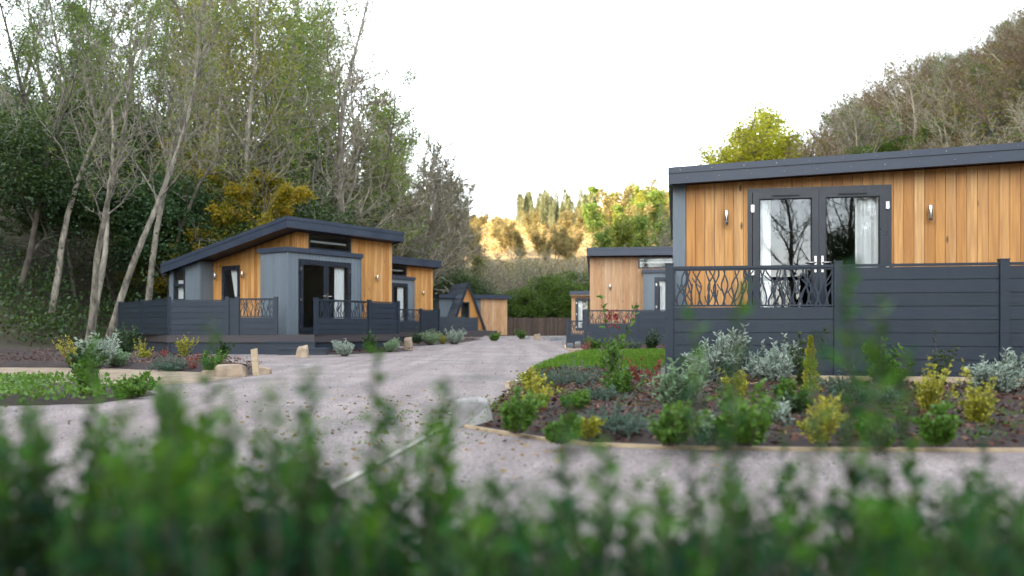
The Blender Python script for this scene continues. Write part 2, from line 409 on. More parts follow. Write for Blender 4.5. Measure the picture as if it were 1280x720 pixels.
SANDP=[(-15,15.5),(-7.4,15.0),(-5,13.5),(-3.95,12.7),(-4.1,11.2),(-4.6,10.4),(-5.8,10.8),(-13,11)]
poly_sheet('sandy_verge',SANDP,.01,SAND,mound=.01,res=.5,noise_amp=.01)
BEDF=[(-13,10.9),(-5.8,10.7),(-4.6,10.3),(-3.85,9.1),(-4.0,8.1),(-5.5,7.6),(-13,7.4)]
_,insF,_=poly_sheet('planting_bed',BEDF,.012,SOIL,mound=.06,res=.4,noise_amp=.03,seed=8)
BEDH=[(-3.2,.75),(3.2,.75),(3.2,1.95),(-3.2,1.95)]
poly_sheet('hedge_soil',BEDH,.012,SOIL,mound=.03,res=.3,noise_amp=.02)

def mound_z(ed,x,y,m): return .01+m*(1-math.exp(-ed(x,y)/.35))
def scatter(ins, bbox, n, rng):
    out=[]
    x0,x1,y0,y1=bbox
    while len(out)<n:
        x=rng.uniform(x0,x1); y=rng.uniform(y0,y1)
        if ins(x,y): out.append((x,y))
    return np.array(out)
rng=np.random.default_rng(7)
# bark chips lying on the beds
P=[];
for ins,bb,n,m in ((insA,(-.5,5.5,5,13.6),15000,.11),(insB,(1.7,6.2,23,31.4),1800,.1),(insC,(-5.3,-3,22,26.2),700,.08),(insD,(-5,-1.7,31,50),1600,.1),(insE,(-12,-3.9,12.8,24),5000,.13)):
    q=scatter(ins,bb,n,rng)
    P.append(np.column_stack([q,np.full(n,m)+rng.uniform(-.02,.03,n)]))
P=np.concatenate(P)
A=edge=None
a=np.array([edA(x,y) if insA(x,y) else 1 for x,y,z in P]); P[:,2]=np.where(a<.5, .015+.10*(1-np.exp(-a/.35))+rng.uniform(0,.03,len(a)),P[:,2])
D=rng.normal(size=P.shape)*[1,1,.35]
Vv,Q=leaves(P,D,rng.uniform(.025,.085,len(P)),rng.uniform(.010,.030,len(P)),rng,.1)
chips=np_mesh('bark_mulch',Vv,Q,L_MULCH); tag(chips,kind='stuff')
n=420; q=scatter(insA,(-.4,6,5,13.4),n,rng); i=np.repeat(np.arange(n),34); rr=rng.uniform(.04,.13,n)[i]
d=rng.normal(size=(len(i),3)); Pt=np.column_stack([q[i],np.full(len(i),.10)])+d*np.column_stack([rr,rr,rr*.35])*.7; Pt[:,2]=np.maximum(Pt[:,2],.09)
kk=(np.sin(q[:,0]*2.1+1)+np.cos(q[:,1]*1.7)>-.2)[i]
for sel,mt,nm in ((kk,L_FRESH,'low_weeds'),(~kk,L_BLUE,'silvery_groundcover')):
    Vv,Q=leaves(Pt[sel],d[sel]+[0,0,.8],rng.uniform(.015,.04,sel.sum()),rng.uniform(.008,.016,sel.sum()),rng,.2); tag(np_mesh(nm,Vv,Q,mt),kind='stuff')
# fallen leaves on the gravel
n=900; q=np.column_stack([rng.uniform(-7,2,n),rng.uniform(3.5,30,n)]); q[:450,0]=rng.normal(-.9,.8,450); q[:450,1]=rng.uniform(4,9,450)
q=q[[not insA(x,y) and not insE(x,y) and not insL(x,y) for x,y in q]]
Pf=np.column_stack([q,np.full(len(q),.012)]); Vv,Q=leaves(Pf,rng.normal(size=Pf.shape)*[1,1,.12],rng.uniform(.02,.05,len(q)),rng.uniform(.015,.03,len(q)),rng,.3)
tag(np_mesh('fallen_leaves',Vv,Q,L_FALL),kind='stuff')
n=9000; q=np.column_stack([rng.uniform(-8,3,n),4+rng.random(n)**1.6*26]); q=q[[not insA(x,y) and not insE(x,y) and not insL(x,y) for x,y in q]]
Pf=np.column_stack([q,np.full(len(q),.010)]); Vv,Q=leaves(Pf,rng.normal(size=Pf.shape)*[1,1,.5],rng.uniform(.006,.018,len(q)),rng.uniform(.006,.014,len(q)),rng,.5)
tag(np_mesh('loose_gravel',Vv,Q,m_leaf('loose_gravel_grains',[(.05,.045,.045),(.12,.11,.11),(.22,.20,.20),(.42,.40,.38)],.8,0,3)),kind='stuff')
# grass blades on the lawn, ground cover
q=scatter(insL,(.2,4.5,13,24),26000,rng)
Pg=np.column_stack([q,np.full(len(q),.05)]); Vv,Q=leaves(Pg,np.column_stack([rng.normal(0,.35,(len(q),2)),np.ones(len(q))]),rng.uniform(.03,.12,len(q)),.014,rng,.1)
tag(np_mesh('grass',Vv,Q,L_GRASS),kind='stuff')
q=scatter(insF,(-9,-3.8,7.4,10.9),9000,rng)
q=q[(np.sin(q[:,0]*3)+np.cos(q[:,1]*2.3)+rng.uniform(-1,1,len(q)))>-.5]
Pg=np.column_stack([q,rng.uniform(.05,.16,len(q))]); Vv,Q=leaves(Pg,rng.normal(size=Pg.shape)+[0,0,.7],rng.uniform(.03,.07,len(q)),.035,rng,.2)
tag(np_mesh('creeping_groundcover',Vv,Q,L_FRESH),kind='stuff')
# sparse weeds on the gravel margin near the rock
n=1500; q=np.column_stack([rng.normal(-.75,.35,n),rng.uniform(5.2,7.4,n)]); q=q[[not insA(x,y) for x,y in q]]
q=q[(np.sin(q[:,0]*19)+np.cos(q[:,1]*13))>.6]
Pg=np.column_stack([q,np.full(len(q),.012)]); Vv,Q=leaves(Pg,rng.normal(size=Pg.shape)*[1,1,.4]+[0,0,.4],.02,.012,rng,.2)
tag(np_mesh('weeds',Vv,Q,L_FRESH),kind='stuff')

def edging(name,label,pts,w,h,mat,cat,z=.0):
    mb=MB(); vs=[]; n=len(pts)
    for i,p in enumerate(pts):
        a=Vector(pts[max(0,i-1)]); b=Vector(pts[min(n-1,i+1)]); d=(b-a).normalized(); nn=Vector((-d.y,d.x))*w/2; q=Vector(p)
        vs+=[(q.x-nn.x,q.y-nn.y,z),(q.x+nn.x,q.y+nn.y,z),(q.x+nn.x,q.y+nn.y,z+h),(q.x-nn.x,q.y-nn.y,z+h)]
    fs=[]
    for i in range(n-1):
        k=i*4
        for j in range(4): fs.append((k+j,k+(j+1)%4,k+4+(j+1)%4,k+4+j))
    fs+=[(3,2,1,0),(n*4-4,n*4-3,n*4-2,n*4-1)]
    mb.add(vs,fs); o=mb.build(name,mat); tag(o,label,cat); return o
edging('timber_edging','thin curved timber edging along the front of the mulched bed',[(-.46,6.34),(-.22,6.0),(-.02,5.74),(.24,5.42),(.5,5.23),(.97,5.08),(1.7,5.01),(2.58,4.98),(5.5,4.96),(9,4.96)],.016,.03,TIMBER,'edging')
edging('concrete_edging','straight pale concrete edging strip running from the grey rock towards the hedge',[(-.47,6.3),(-.8,3.9),(-1.12,1.97)],.035,.022,CONC,'edging')
edging('timber_board','short pale timber board lying at the left edge of the bed',[gnd(634,486),gnd(682,480)],.06,.09,TIMBER,'board')
edging('timber_sleeper','low timber board retaining soil below the lowest dark wall of the near cabin',[c0p(.3,-1.55),c0p(5.6,-1.55)],.04,.17,TIMBER,'board',z=.0)
edging('stone_edging','pale far edging running across the end of the gravel yard',[gnd(600,421.3),(-1.0,59),(4,59.5)],.12,.08,CONC,'edging')
edging('timber_edging','pale timber edging between the gravel yard and the lawn',[(.12,11.9),(.31,13.6),(.5,14.9),(1.07,18.75),(2.1,23.3),(1.72,27),(1.97,31.3)],.04,.06,TIMBER,'edging')

# ---------------------------------------------------------------- walls made of boards
def wall(mb, A, B, z0, ztop, openings=(), bw=.14, th=.02, gap=.006, back=True, mb2=None):
    """vertical boards from A to B (local xy); outside is to the right of A->B. ztop: f(t)->z, openings: (t0,t1,z0,z1)"""
    A=Vector(A);B=Vector(B);L=(B-A).length;d=(B-A)/L;n=Vector((d.y,-d.x))
    cuts=sorted(set([0,L]+[c for o in openings for c in o[:2] if 0<c<L]))
    nb=max(1,round(L/bw)); edges=sorted(set([i*L/nb for i in range(nb+1)]))
    def emit(m,t0,t1,za0,zb0,za1,zb1,off0,off1):
        pts=[]
        for z in ((za0,zb0),(za1,zb1)):
            for (t,zz,o) in ((t0,z[0],off0),(t1,z[1],off0),(t1,z[1],off1),(t0,z[0],off1)):
                q=A+d*t-n*(-o); pts.append((q.x,q.y,zz))
        # order: outer edge first (off0=th outside), inner second
        m.hexa(pts)
    def cols_(t0,t1,m,o0,o1):
        tm=(t0+t1)/2; spans=[(z0,None)]
        for o in openings:
            if o[0]-1e-6<=tm<=o[1]+1e-6:
                new=[]
                for s in spans:
                    if s[1] is None or o[2]<s[1]:
                        if o[2]>s[0]+.005: new.append((s[0],o[2]))
                        new.append((max(o[3],s[0]),s[1]))
                    else: new.append(s)
                spans=new
        for s in spans:
            a=s[0]; b0=ztop(t0) if s[1] is None else s[1]; b1=ztop(t1) if s[1] is None else s[1]
            if min(b0,b1)-a>.01: emit(m,t0,t1,a,a,b0,b1,o0,o1)
    for i in range(len(edges)-1):
        e0,e1=edges[i]+gap/2,edges[i+1]-gap/2
        cc=[e0]+[c for c in cuts if e0<c<e1]+[e1]
        for j in range(len(cc)-1):
            if cc[j+1]-cc[j]>.004: cols_(cc[j],cc[j+1],mb,th,.0)
    if back:
        for i in range(len(cuts)-1): cols_(cuts[i],cuts[i+1],mb2,-.003,-.06)

def double_door(parent, x0,x1,z0,z1,y,mir=None,leaves_=2,curt=True):
    """in the plane y=const facing -y"""
    f=MB(); fw=.06; yo=y-.03; yi=y+.05
    f.box(x0,x0+fw,yo,yi,z0,z1); f.box(x1-fw,x1,yo,yi,z0,z1); f.box(x0+fw,x1-fw,yo,yi,z1-fw,z1); f.box(x0+fw,x1-fw,yo,yi,z0,z0+.04)
    f.build('door_frame',FRAME,parent,mir)
    a=x0+fw+.004; w=(x1-x0-2*fw-.008)/leaves_
    for k in range(leaves_):
        l0=a+k*w+.002; l1=a+(k+1)*w-.002; m=MB(); s=.085; yo2=y-.055; zt=z1-fw-.004; zb=z0+.044
        m.box(l0,l0+s,yo2,y+.0,zb,zt); m.box(l1-s,l1,yo2,y,zb,zt); m.box(l0+s,l1-s,yo2,y,zt-s,zt); m.box(l0+s,l1-s,yo2,y,zb,zb+s+.03)
        # bevelled glazing bead
        g0,g1,h0,h1=l0+s,l1-s,zb+s+.03,zt-s
        lf=m.build('door',FRAME,parent,mir)
        b=MB(); q=.014
        b.box(g0,g0+q,yo2+.012,y-.012,h0,h1); b.box(g1-q,g1,yo2+.012,y-.012,h0,h1); b.box(g0+q,g1-q,yo2+.012,y-.012,h1-q,h1); b.box(g0+q,g1-q,yo2+.012,y-.012,h0,h0+q)
        b.box((g0+g1)/2-.18,(g0+g1)/2+.18,yo2-.012,yo2-.001,zt-.06,zt-.04)
        b.build('glazing_bead',BLACK,lf,mir)
        p=MB(); p.add([(g0+.002,y-.028,h0),(g1-.002,y-.028,h0),(g1-.002,y-.028,h1),(g0+.002,y-.028,h1)],[(0,1,2,3)]); p.build('pane',GLASS,lf,mir)
        hx = l1-s*.5 if k==0 else l0+s*.5
        h=MB(); h.box(hx-.015,hx+.015,yo2-.012,yo2-.001,z0+.93,z0+1.15); sg=-1 if k==0 else 1
        h.tube([(hx,yo2-.012,z0+1.06),(hx,yo2-.05,z0+1.06),(hx+sg*.12,yo2-.055,z0+1.06)],[.01,.01,.009],8)
        h.build('handle',STEEL,lf,mir)
        ex = x0+fw if k==0 else x1-fw
        for zz in (z0+.2,z0+.95,z1-.28):
            if leaves_==1 and k==0: pass
            g=MB(); g.box(ex-.022,ex+.022,yo2-.022,yo2-.002,zz-.05,zz+.05); g.build('hinge',STEEL,lf,mir)
    if curt:
        for (c0,c1) in curt:
            curtain(parent,c0,c1,z0+.05,z1-.1,y+.05,mir)

def curtain(parent,x0,x1,z0,z1,y,mir=None,vertical=False):
    n=40; V=[];Fs=[]
    m=MB()
    for i in range(n+1):
        t=i/n; x=x0+(x1-x0)*t
        for z,k in ((z0,1.0),(z0+(z1-z0)*.5,.8),(z1,.7)):
            V.append((x,y+.028*k*math.sin(t*abs(x1-x0)*55+k),z))
    for i in range(n):
        for j in (0,1): a=i*3+j; Fs.append((a,a+3,a+4,a+1))
    m.add(V,Fs,0,True); m.build('curtain',CURT,parent,mir)

def window(parent,x0,x1,z0,z1,y,mir=None,bars=()):
    f=MB(); fw=.055; yo=y-.035; yi=y+.05
    f.box(x0,x0+fw,yo,yi,z0,z1); f.box(x1-fw,x1,yo,yi,z0,z1); f.box(x0+fw,x1-fw,yo,yi,z1-fw,z1); f.box(x0+fw,x1-fw,yo,yi,z0,z0+fw)
    for zb in bars: f.box(x0+fw,x1-fw,yo,yi,zb-.03,zb+.03)
    w=f.build('window',FRAME,parent,mir)
    p=MB(); p.add([(x0+fw,y-.01,z0+fw),(x1-fw,y-.01,z0+fw),(x1-fw,y-.01,z1-fw),(x0+fw,y-.01,z1-fw)],[(0,1,2,3)]); p.build('pane',GLASS,w,mir)
    return w

def wall_light(parent,x,y,z,mir=None,r=.032,h=.2,axis='y'):
    m=MB(); d=(0,-1) if axis=='y' else (-1,0)
    cx,cy=x+d[0]*.085,y+d[1]*.085
    m.tube([(cx,cy,z-h/2),(cx,cy,z-h/2+.004),(cx,cy,z+h/2-.004),(cx,cy,z+h/2)],[r*.9,r,r,r*.9],16)
    m.box(min(x,cx)-.012,max(x,cx)+.012,min(y,cy)-.012,max(y,cy)+.0 if axis=='x' else y,z-.04,z+.04)
    m.build('wall_light',STEEL,parent,mir)

def slab(mb,x0,x1,y0,y1,zf,th):
    """sloped slab; zf(x,y) top"""
    c=[(x0,y0),(x1,y0),(x1,y1),(x0,y1)]
    mb.hexa([(x,y,zf(x,y)-th) for x,y in c]+[(x,y,zf(x,y)) for x,y in c])

def make_lodge(label, loc, rz, mir=None, wood=CEDAR):
    t=empty('timber_lodge',loc,rz); tag(t,label,'cabin','timber lodges with sloping roofs')
    zr=lambda x,y: 3.79-.185*(y-.2)
    zu=lambda x,y: zr(x,y)-.26
    X1=4.85; YB=5.9; z0=.5
    w=MB(); g=MB(); bk=MB()
    # main front: cedar with the bay cut out and the high window
    wall(w,(.83,.6),(X1,.6),z0,lambda s:zu(0,.6),[(0,1.95,0,2.86),(.45,2.16,3.0,3.44)],mb2=bk)
    # right side
    wall(w,(X1,.6),(X1,YB),z0,lambda s:zu(0,.6+s),mb2=bk)
    # left recessed side: from rear to front so that outside is at -x
    L=4.35-.6
    wall(w,(.83,4.35),(.83,.6),z0,lambda s:zu(0,4.35-s),[(4.35-3.9,4.35-3.05,.5,2.6),(4.35-1.11,4.35-.0,0,2.86)],mb2=bk)
    w.build('cedar_cladding',wood,t,mir)
    # rear block
    gb=MB(); g,gf=gb,g
    wall(g,(.35,YB),(.35,4.35),z0,lambda s:zu(0,YB-s),[(YB-5.65,YB-5.07,1.55,2.52)],bw=.125,mb2=bk)
    wall(g,(.35,4.35),(.83,4.35),z0,lambda s:zu(0,4.35),bw=.125,mb2=bk)
    wall(g,(X1,YB),(.35,YB),z0,lambda s:zu(0,YB),bw=.125,mb2=bk)
    g.build('rear_cladding',GREYC,t,mir); g=gf
    # bay
    wall(g,(0,1.11),(0,0),z0,lambda s:2.8,bw=.125,mb2=bk)
    wall(g,(0,0),(2.78,0),z0,lambda s:2.8,[(.36,2.39,.5,2.63)],bw=.125,mb2=bk)
    wall(g,(2.78,0),(2.78,.6),z0,lambda s:2.8,bw=.125,mb2=bk)
    wall(g,(.83,1.11),(0,1.11),z0,lambda s:2.8,bw=.125,mb2=bk)
    g.build('grey_cladding',GREYC,t,mir)
    bk.box(-.0+.07,X1-.07,.67,YB-.07,.40,.54); bk.box(.07,2.7,.07,.67,.40,.537)
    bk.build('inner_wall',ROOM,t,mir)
    # corner trims
    c=MB()
    for (x,y,zt) in ((-.022,-.022,2.8),(2.802,-.022,2.8)): c.box(x-.022,x+.022,y-.022,y+.022,z0,zt)
    c.build('corner_trim',GREYC,t,mir)
    b=MB(); b.box(-.07,2.86,-.08,.575,2.80,2.93); b.box(-.07,.80,.575,1.18,2.80,2.93); b.build('bay_roof',ROOFM,t,mir)
    r=MB(); x0,x1,y0,y1=.12,4.98,.18,6.02
    slab(r,x0+.03,x1-.03,y0+.03,y1-.03,lambda x,y:zr(x,y)-.02,.22)
    ro=r.build('roof',ROOFM,t,mir)
    f=MB()
    for (a0,a1,b0,b1) in ((x0,x1,y0,y0+.028),(x0,x1,y1-.028,y1),(x0,x0+.028,y0+.029,y1-.029),(x1-.028,x1,y0+.029,y1-.029)):
        slab(f,a0,a1,b0,b1,lambda x,y:zr(x,y)-.03,.27)
    for (a0,a1,b0,b1) in ((x0-.012,x1+.012,y0-.012,y0+.05),(x0-.012,x1+.012,y1-.05,y1+.012),(x0-.012,x0+.05,y0+.051,y1-.051),(x1-.05,x1+.012,y0+.051,y1-.051)):
        slab(f,a0,a1,b0,b1,lambda x,y:zr(x,y)+.012,.10)
    f.build('fascia',ROOFM,ro,mir)
    double_door(t,.36,2.39,.55,2.63,0,mir,2,((1.80,2.18),(.5,.6)))
    window(t,1.28,2.99,3.0,3.44,.6,mir)
    # blind behind the high window
    bl=MB(); bl.box(1.35,2.92,.72,.74,3.22,3.28); bl.build('window_blind',CURT,t,mir)
    # side door and small window face -x : build rotated children
    s=empty('side_door_set',(0,0,0)); bpy.data.objects.remove(s)
    def side(builder):
        # geometry built facing -y at local x=-v then rotated: (x,y)->(y', ...)
        pass
    def rot(mb,xp):   # rotate a facing -y mesh (x=s, y=depth) to facing -x at x=xp, s running towards -v
        for i,v in enumerate(mb.v):
            q=v.copy(); q[:,0]=xp+v[:,1]; q[:,1]=-v[:,0]; mb.v[i]=q
        return mb
    m=MB(); v0,v1=-3.9,-3.05
    m.box(v0,v0+.11,-.04,.04,.55,2.6); m.box(v1-.11,v1,-.04,.04,.55,2.6); m.box(v0+.11,v1-.11,-.04,.04,2.48,2.6); m.box(v0+.11,v1-.11,-.04,.04,.55,.72)
    d=rot(m,.83).build('side_door',FRAME,t,mir)
    m=MB(); m.add([(v0+.11,-.01,.72),(v1-.11,-.01,.72),(v1-.11,-.01,2.48),(v0+.11,-.01,2.48)],[(0,1,2,3)]); rot(m,.83).build('pane',GLASS,d,mir)
    m=MB(); m.box(v0+.04,v0+.07,-.06,-.04,1.45,1.68); m.tube([(v0+.055,-.06,1.6),(v0+.055,-.1,1.6),(v0+.17,-.1,1.6)],[.01]*3,8); rot(m,.83).build('handle',STEEL,d,mir)
    m=MB(); n=20; V=[];Fs=[]
    for i in range(n+1):
        tt=i/n
        for k,z in enumerate((.7,1.5,2.5)):
            wid=(.45,.25,.5)[k]; V.append((v1-.1-wid*tt,.1+.03*math.sin(tt*26),z))
    for i in range(n):
        for j in (0,1): a=i*3+j; Fs.append((a,a+3,a+4,a+1))
    m.add(V,Fs,0,True); rot(m,.83).build('curtain',CURT,t,mir)
    m=MB(); v0,v1=-5.65,-5.07
    for q in ((v0,v0+.06,1.55,2.52),(v1-.06,v1,1.55,2.52),(v0+.06,v1-.06,2.46,2.52),(v0+.06,v1-.06,1.55,1.61),(v0+.06,v1-.06,2.0,2.08)): m.box(q[0],q[1],-.04,.04,q[2],q[3])
    d=rot(m,.35).build('window',FRAME,t,mir)
    m=MB(); m.add([(v0+.06,-.01,1.61),(v1-.06,-.01,1.61),(v1-.06,-.01,2.46),(v0+.06,-.01,2.46)],[(0,1,2,3)]); rot(m,.35).build('pane',GLASS,d,mir)
    m=MB(); m.box(v0+.06,v1-.06,.1,.11,1.61,2.2); rot(m,.35).build('blind',CURT,d,mir)
    wall_light(t,4.08,.58,2.28,mir)
    wall_light(t,.81,4.14,2.3,mir,axis='x'); wall_light(t,.81,2.85,2.3,mir,axis='x')
    # plinth
    p=MB(); p.box(.4,X1-.05,.9,YB-.05,.0,.40); p.build('plinth',DECKF,t,mir)
    return t

ang1=math.atan2(.83,.56)
BL=(-6.14,23.0)
lodge1=make_lodge('grey and cedar lodge nearest on the left, with its grey bay and French doors',(BL[0],BL[1],0),ang1)
lodge2=copy_tree(lodge1); lodge2.location=(-5.94,35.0,0); lodge2['label']='second lodge on the left, cedar end showing just behind the nearest left lodge'
lodge4=make_lodge('pale cedar lodge with grey bay, mostly hidden behind the near right cabin',(3.01,32.4,0),math.atan2(-.113,.9936),mir=4.85,wood=CEDAR_L)

# near right cabin
def make_near():
    t=empty('cedar_cabin',(2.27,11.75,0),math.atan2(-.191,.982)); tag(t,'large cedar clad cabin filling the right side, with glazed double doors','cabin')
    W=5.6; Dp=7.0
    zr=lambda x,y:2.915+.036*x
    zu=lambda x,y:zr(x,y)-.20
    w=MB(); bk=MB(); g=MB()
    wall(w,(.16,0),(W-.16,0),.5,lambda s:zu(s,0),[(.83,2.68,.5,2.64)],bw=.128,mb2=bk)
    w.build('cedar_cladding',CEDAR,t)
    wall(g,(0,Dp),(0,.001),.5,lambda s:zu(0,0),bw=.125,mb2=bk); wall(g,(W,.001),(W,Dp),.5,lambda s:zu(W,0),bw=.125,mb2=bk); wall(g,(W,Dp),(0,Dp),.5,lambda s:zu(W-s,0),bw=.125,mb2=bk)
    g.build('grey_cladding',GREYC,t)
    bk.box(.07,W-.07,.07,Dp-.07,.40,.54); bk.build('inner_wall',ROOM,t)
    c=MB(); c.box(-.02,.155,-.05,.03,.5,2.72); c.build('corner_post',GREYC,t)
    c=MB(); c.box(W-.155,W+.02,-.05,.03,.5,2.9); c.build('corner_post',GREYC,t)
    x0,x1,y0,y1=-.07,W+.1,-.27,Dp+.2
    r=MB(); slab(r,x0+.03,x1-.03,y0+.03,y1-.03,lambda x,y:zr(x,y)-.02,.17); ro=r.build('roof',ROOFM,t)
    f=MB()
    for (a0,a1,b0,b1) in ((x0,x1,y0,y0+.028),(x0,x1,y1-.028,y1),(x0,x0+.028,y0+.029,y1-.029),(x1-.028,x1,y0+.029,y1-.029)):
        slab(f,a0,a1,b0,b1,lambda x,y:zr(x,y)-.06,.155+.0)
    for (a0,a1,b0,b1) in ((x0-.014,x1+.014,y0-.014,y0+.06),(x0-.014,x1+.014,y1-.06,y1+.014),(x0-.014,x0+.06,y0+.061,y1-.061),(x1-.06,x1+.014,y0+.061,y1-.061)):
        slab(f,a0,a1,b0,b1,lambda x,y:zr(x,y)+.014,.085)
    f.build('fascia',ROOFM,ro)
    s=MB()
    for i in range(14):
        for zz in (.03,.15):
            x=x0+.15+i*.42+(.1 if zz>.1 else 0)
            if x<x1-.05: yy=y0-.015; s.tube([(x,yy-.004,zr(x,0)-zz),(x,yy+.002,zr(x,0)-zz)],[.006,.007],6)
    s.build('fixing_screw',STEEL,ro)
    s=MB(); s.box(.16,W-.16,-.235,.0,2.70,2.712)
    s=MB(); slab(s,.0,W,-.235,-.022,lambda x,y:zu(x,y)+.012,.01); s.build('soffit',FRAME,t)
    double_door(t,.99,2.84,.55,2.64,0,None,2,((1.13,1.3),(2.4,2.72)))
    wall_light(t,.70,-.02,2.24,r=.03,h=.2); wall_light(t,3.30,-.02,2.24,r=.03,h=.2)
    p=MB(); p.box(.1,W-.1,.05,Dp-.05,0,.40); p.build('plinth',DECKF,t)
    return t
near=make_near()

# flat roofed lodge with A-frame porch (far left)
def make_aframe():
    th=R(25); t=empty('porch_lodge',(-5.25,60.8,0),th); tag(t,'far low lodge with a steep triangular slate porch and cedar corner','cabin')
    W=5.35
    w=MB(); g=MB(); bk=MB()
    wall(g,(0,0),(3.2,0),.4,lambda s:2.82,bw=.14,mb2=bk); wall(w,(3.2,-.06),(W,-.06),.1,lambda s:2.82,bw=.15,mb2=bk)
    wall(w,(W,-.06),(W,4),.1,lambda s:2.82,bw=.15,mb2=bk); wall(g,(0,4),(0,0),.4,lambda s:2.82,bw=.14,mb2=bk)
    w.build('cedar_cladding',CEDAR_L,t); g.build('grey_cladding',GREYC,t); bk.build('inner_wall',ROOM,t)
    r=MB(); r.box(-.15,W+.15,-.35,4.2,2.80,3.08); r.build('roof',ROOFM,t)
    # porch: apex above (1.35), width 2.7, protruding 1.6
    cx,hw,zb,za,yf=1.55,1.32,.5,3.85,-1.7
    s=MB()
    for sg in (-1,1):
        L=math.hypot(hw,za-zb); n=9
        for i in range(n):
            a=i/n; b=(i+1)/n+.02
            xa,zA=cx+sg*hw*(1-a),zb+(za-zb)*a; xb,zB=cx+sg*hw*(1-min(1,b)),zb+(za-zb)*min(1,b)
            nxn,nzn=sg*(za-zb)/L,hw/L; o1=.05; o2=.025
            P=[(xa,yf,zA),(xb,yf,zB),(xb,1.5,zB),(xa,1.5,zA),(xa+nxn*o1,yf,zA+nzn*o1),(xb+nxn*o2,yf,zB+nzn*o2),(xb+nxn*o2,1.5,zB+nzn*o2),(xa+nxn*o1,1.5,zA+nzn*o1)]
            s.hexa(P)
    s.build('porch_roof',SHINGLE,t)
    b=MB()
    for sg in (-1,1):
        b.hexa([(cx+sg*(hw+.09),yf-.05,zb-.05),(cx+sg*(hw-.09),yf-.05,zb-.05),(cx+sg*(hw-.09),yf-.01,zb-.05),(cx+sg*(hw+.09),yf-.01,zb-.05),
                (cx+sg*.02,yf-.05,za+.14),(cx-sg*.0,yf-.05,za-.3),(cx-sg*.0,yf-.01,za-.3),(cx+sg*.02,yf-.01,za+.14)])
    b.build('barge_board',FRAME,t)
    f=MB(); yy=yf+.18
    n=16
    for i in range(n):
        xa=cx-hw+.1+i*(2*hw-.2)/n; xb=xa+(2*hw-.2)/n-.008; xm=(xa+xb)/2
        zt=lambda x: zb+(za-zb)*(1-abs(x-cx)/hw)-.12
        lo=2.45 if cx-.42<xm<cx+.12 else zb
        if min(zt(xa),zt(xb))>lo: f.hexa([(xa,yy,lo),(xb,yy,lo),(xb,yy+.03,lo),(xa,yy+.03,lo),(xa,yy,zt(xa)),(xb,yy,zt(xb)),(xb,yy+.03,zt(xb)),(xa,yy+.03,zt(xa))])
    f.build('porch_front',CEDAR,t)
    d=MB(); a,b_=cx-.44,cx+.16
    d.box(a,a+.08,yy-.03,yy+.03,zb,2.5); d.box(b_-.08,b_,yy-.03,yy+.03,zb,2.5); d.box(a+.08,b_-.08,yy-.03,yy+.03,2.42,2.5); d.box(a+.08,b_-.08,yy-.03,yy+.03,zb,zb+.2)
    dd=d.build('door',FRAME,t); p=MB(); p.add([(a+.08,yy,zb+.2),(b_-.08,yy,zb+.2),(b_-.08,yy,2.42),(a+.08,yy,2.42)],[(0,1,2,3)]); p.build('pane',GLASS,dd)
    pl=MB(); pl.box(-.3,3.3,-2.9,-.02,0,.45); pl.build('deck',DECKF,t)
    return t
make_aframe()
def make_small():
    t=empty('small_lodge',(3.42,48,0),R(-5)); tag(t,'small low lodge with dark flat roof, peeking out left of the pale cedar lodge','cabin')
    w=MB(); bk=MB(); wall(w,(0,0),(5,0),.3,lambda s:2.52,[(.2,2.2,.5,2.36)],bw=.15,mb2=bk); wall(w,(0,4),(0,0),.3,lambda s:2.52,bw=.15,mb2=bk)
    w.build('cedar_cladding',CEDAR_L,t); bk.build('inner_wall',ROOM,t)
    r=MB(); r.box(-.12,5.1,-.4,4.1,2.54,2.76); r.build('roof',ROOFM,t)
    s=MB(); s.box(-.08,5.05,-.36,.0,2.48,2.54); s.build('soffit',CEDAR_L,t)
    double_door(t,.2,2.2,.5,2.36,0,None,2,((.3,.6),))
    p=MB(); p.box(.1,4.9,.1,3.9,0,.3); p.build('plinth',DECKF,t)
make_small()

# ---------------------------------------------------------------- decks and composite fences
def deck(label, poly, z=.52, skirt=.0):
    t=empty('deck',(poly[0][0],poly[0][1],0)); tag(t,label,'deck'); ox,oy=poly[0]
    n=len(poly); m=MB(); P=[(x-ox,y-oy) for x,y in poly]
    m.add([(x,y,z-.03) for x,y in P]+[(x,y,z) for x,y in P],[tuple(range(n-1,-1,-1)),tuple(range(n,2*n))]+[(i,(i+1)%n,n+(i+1)%n,n+i) for i in range(n)])
    m.build('deck_boards',DECKF,t)
    c=Vector((sum(p[0] for p in P)/n,sum(p[1] for p in P)/n)); m=MB(); m2=MB()
    for i in range(n):
        a=Vector(P[i]);b=Vector(P[(i+1)%n]); d=(b-a).normalized(); nn=Vector((-d.y,d.x)); 
        if nn.dot(c-a)<0: nn=-nn
        a1,b1=a+nn*.02,b+nn*.02; m.bar((a1.x,a1.y,z-.2),(b1.x,b1.y,z-.2),.03,.168)
        a2,b2=a+nn*.07,b+nn*.07; m2.bar((a2.x,a2.y,skirt),(b2.x,b2.y,skirt),.03,z-.2-skirt-.01)
    m.build('fascia',DECKF,t); m2.build('skirting',ANTH,t)
    return t
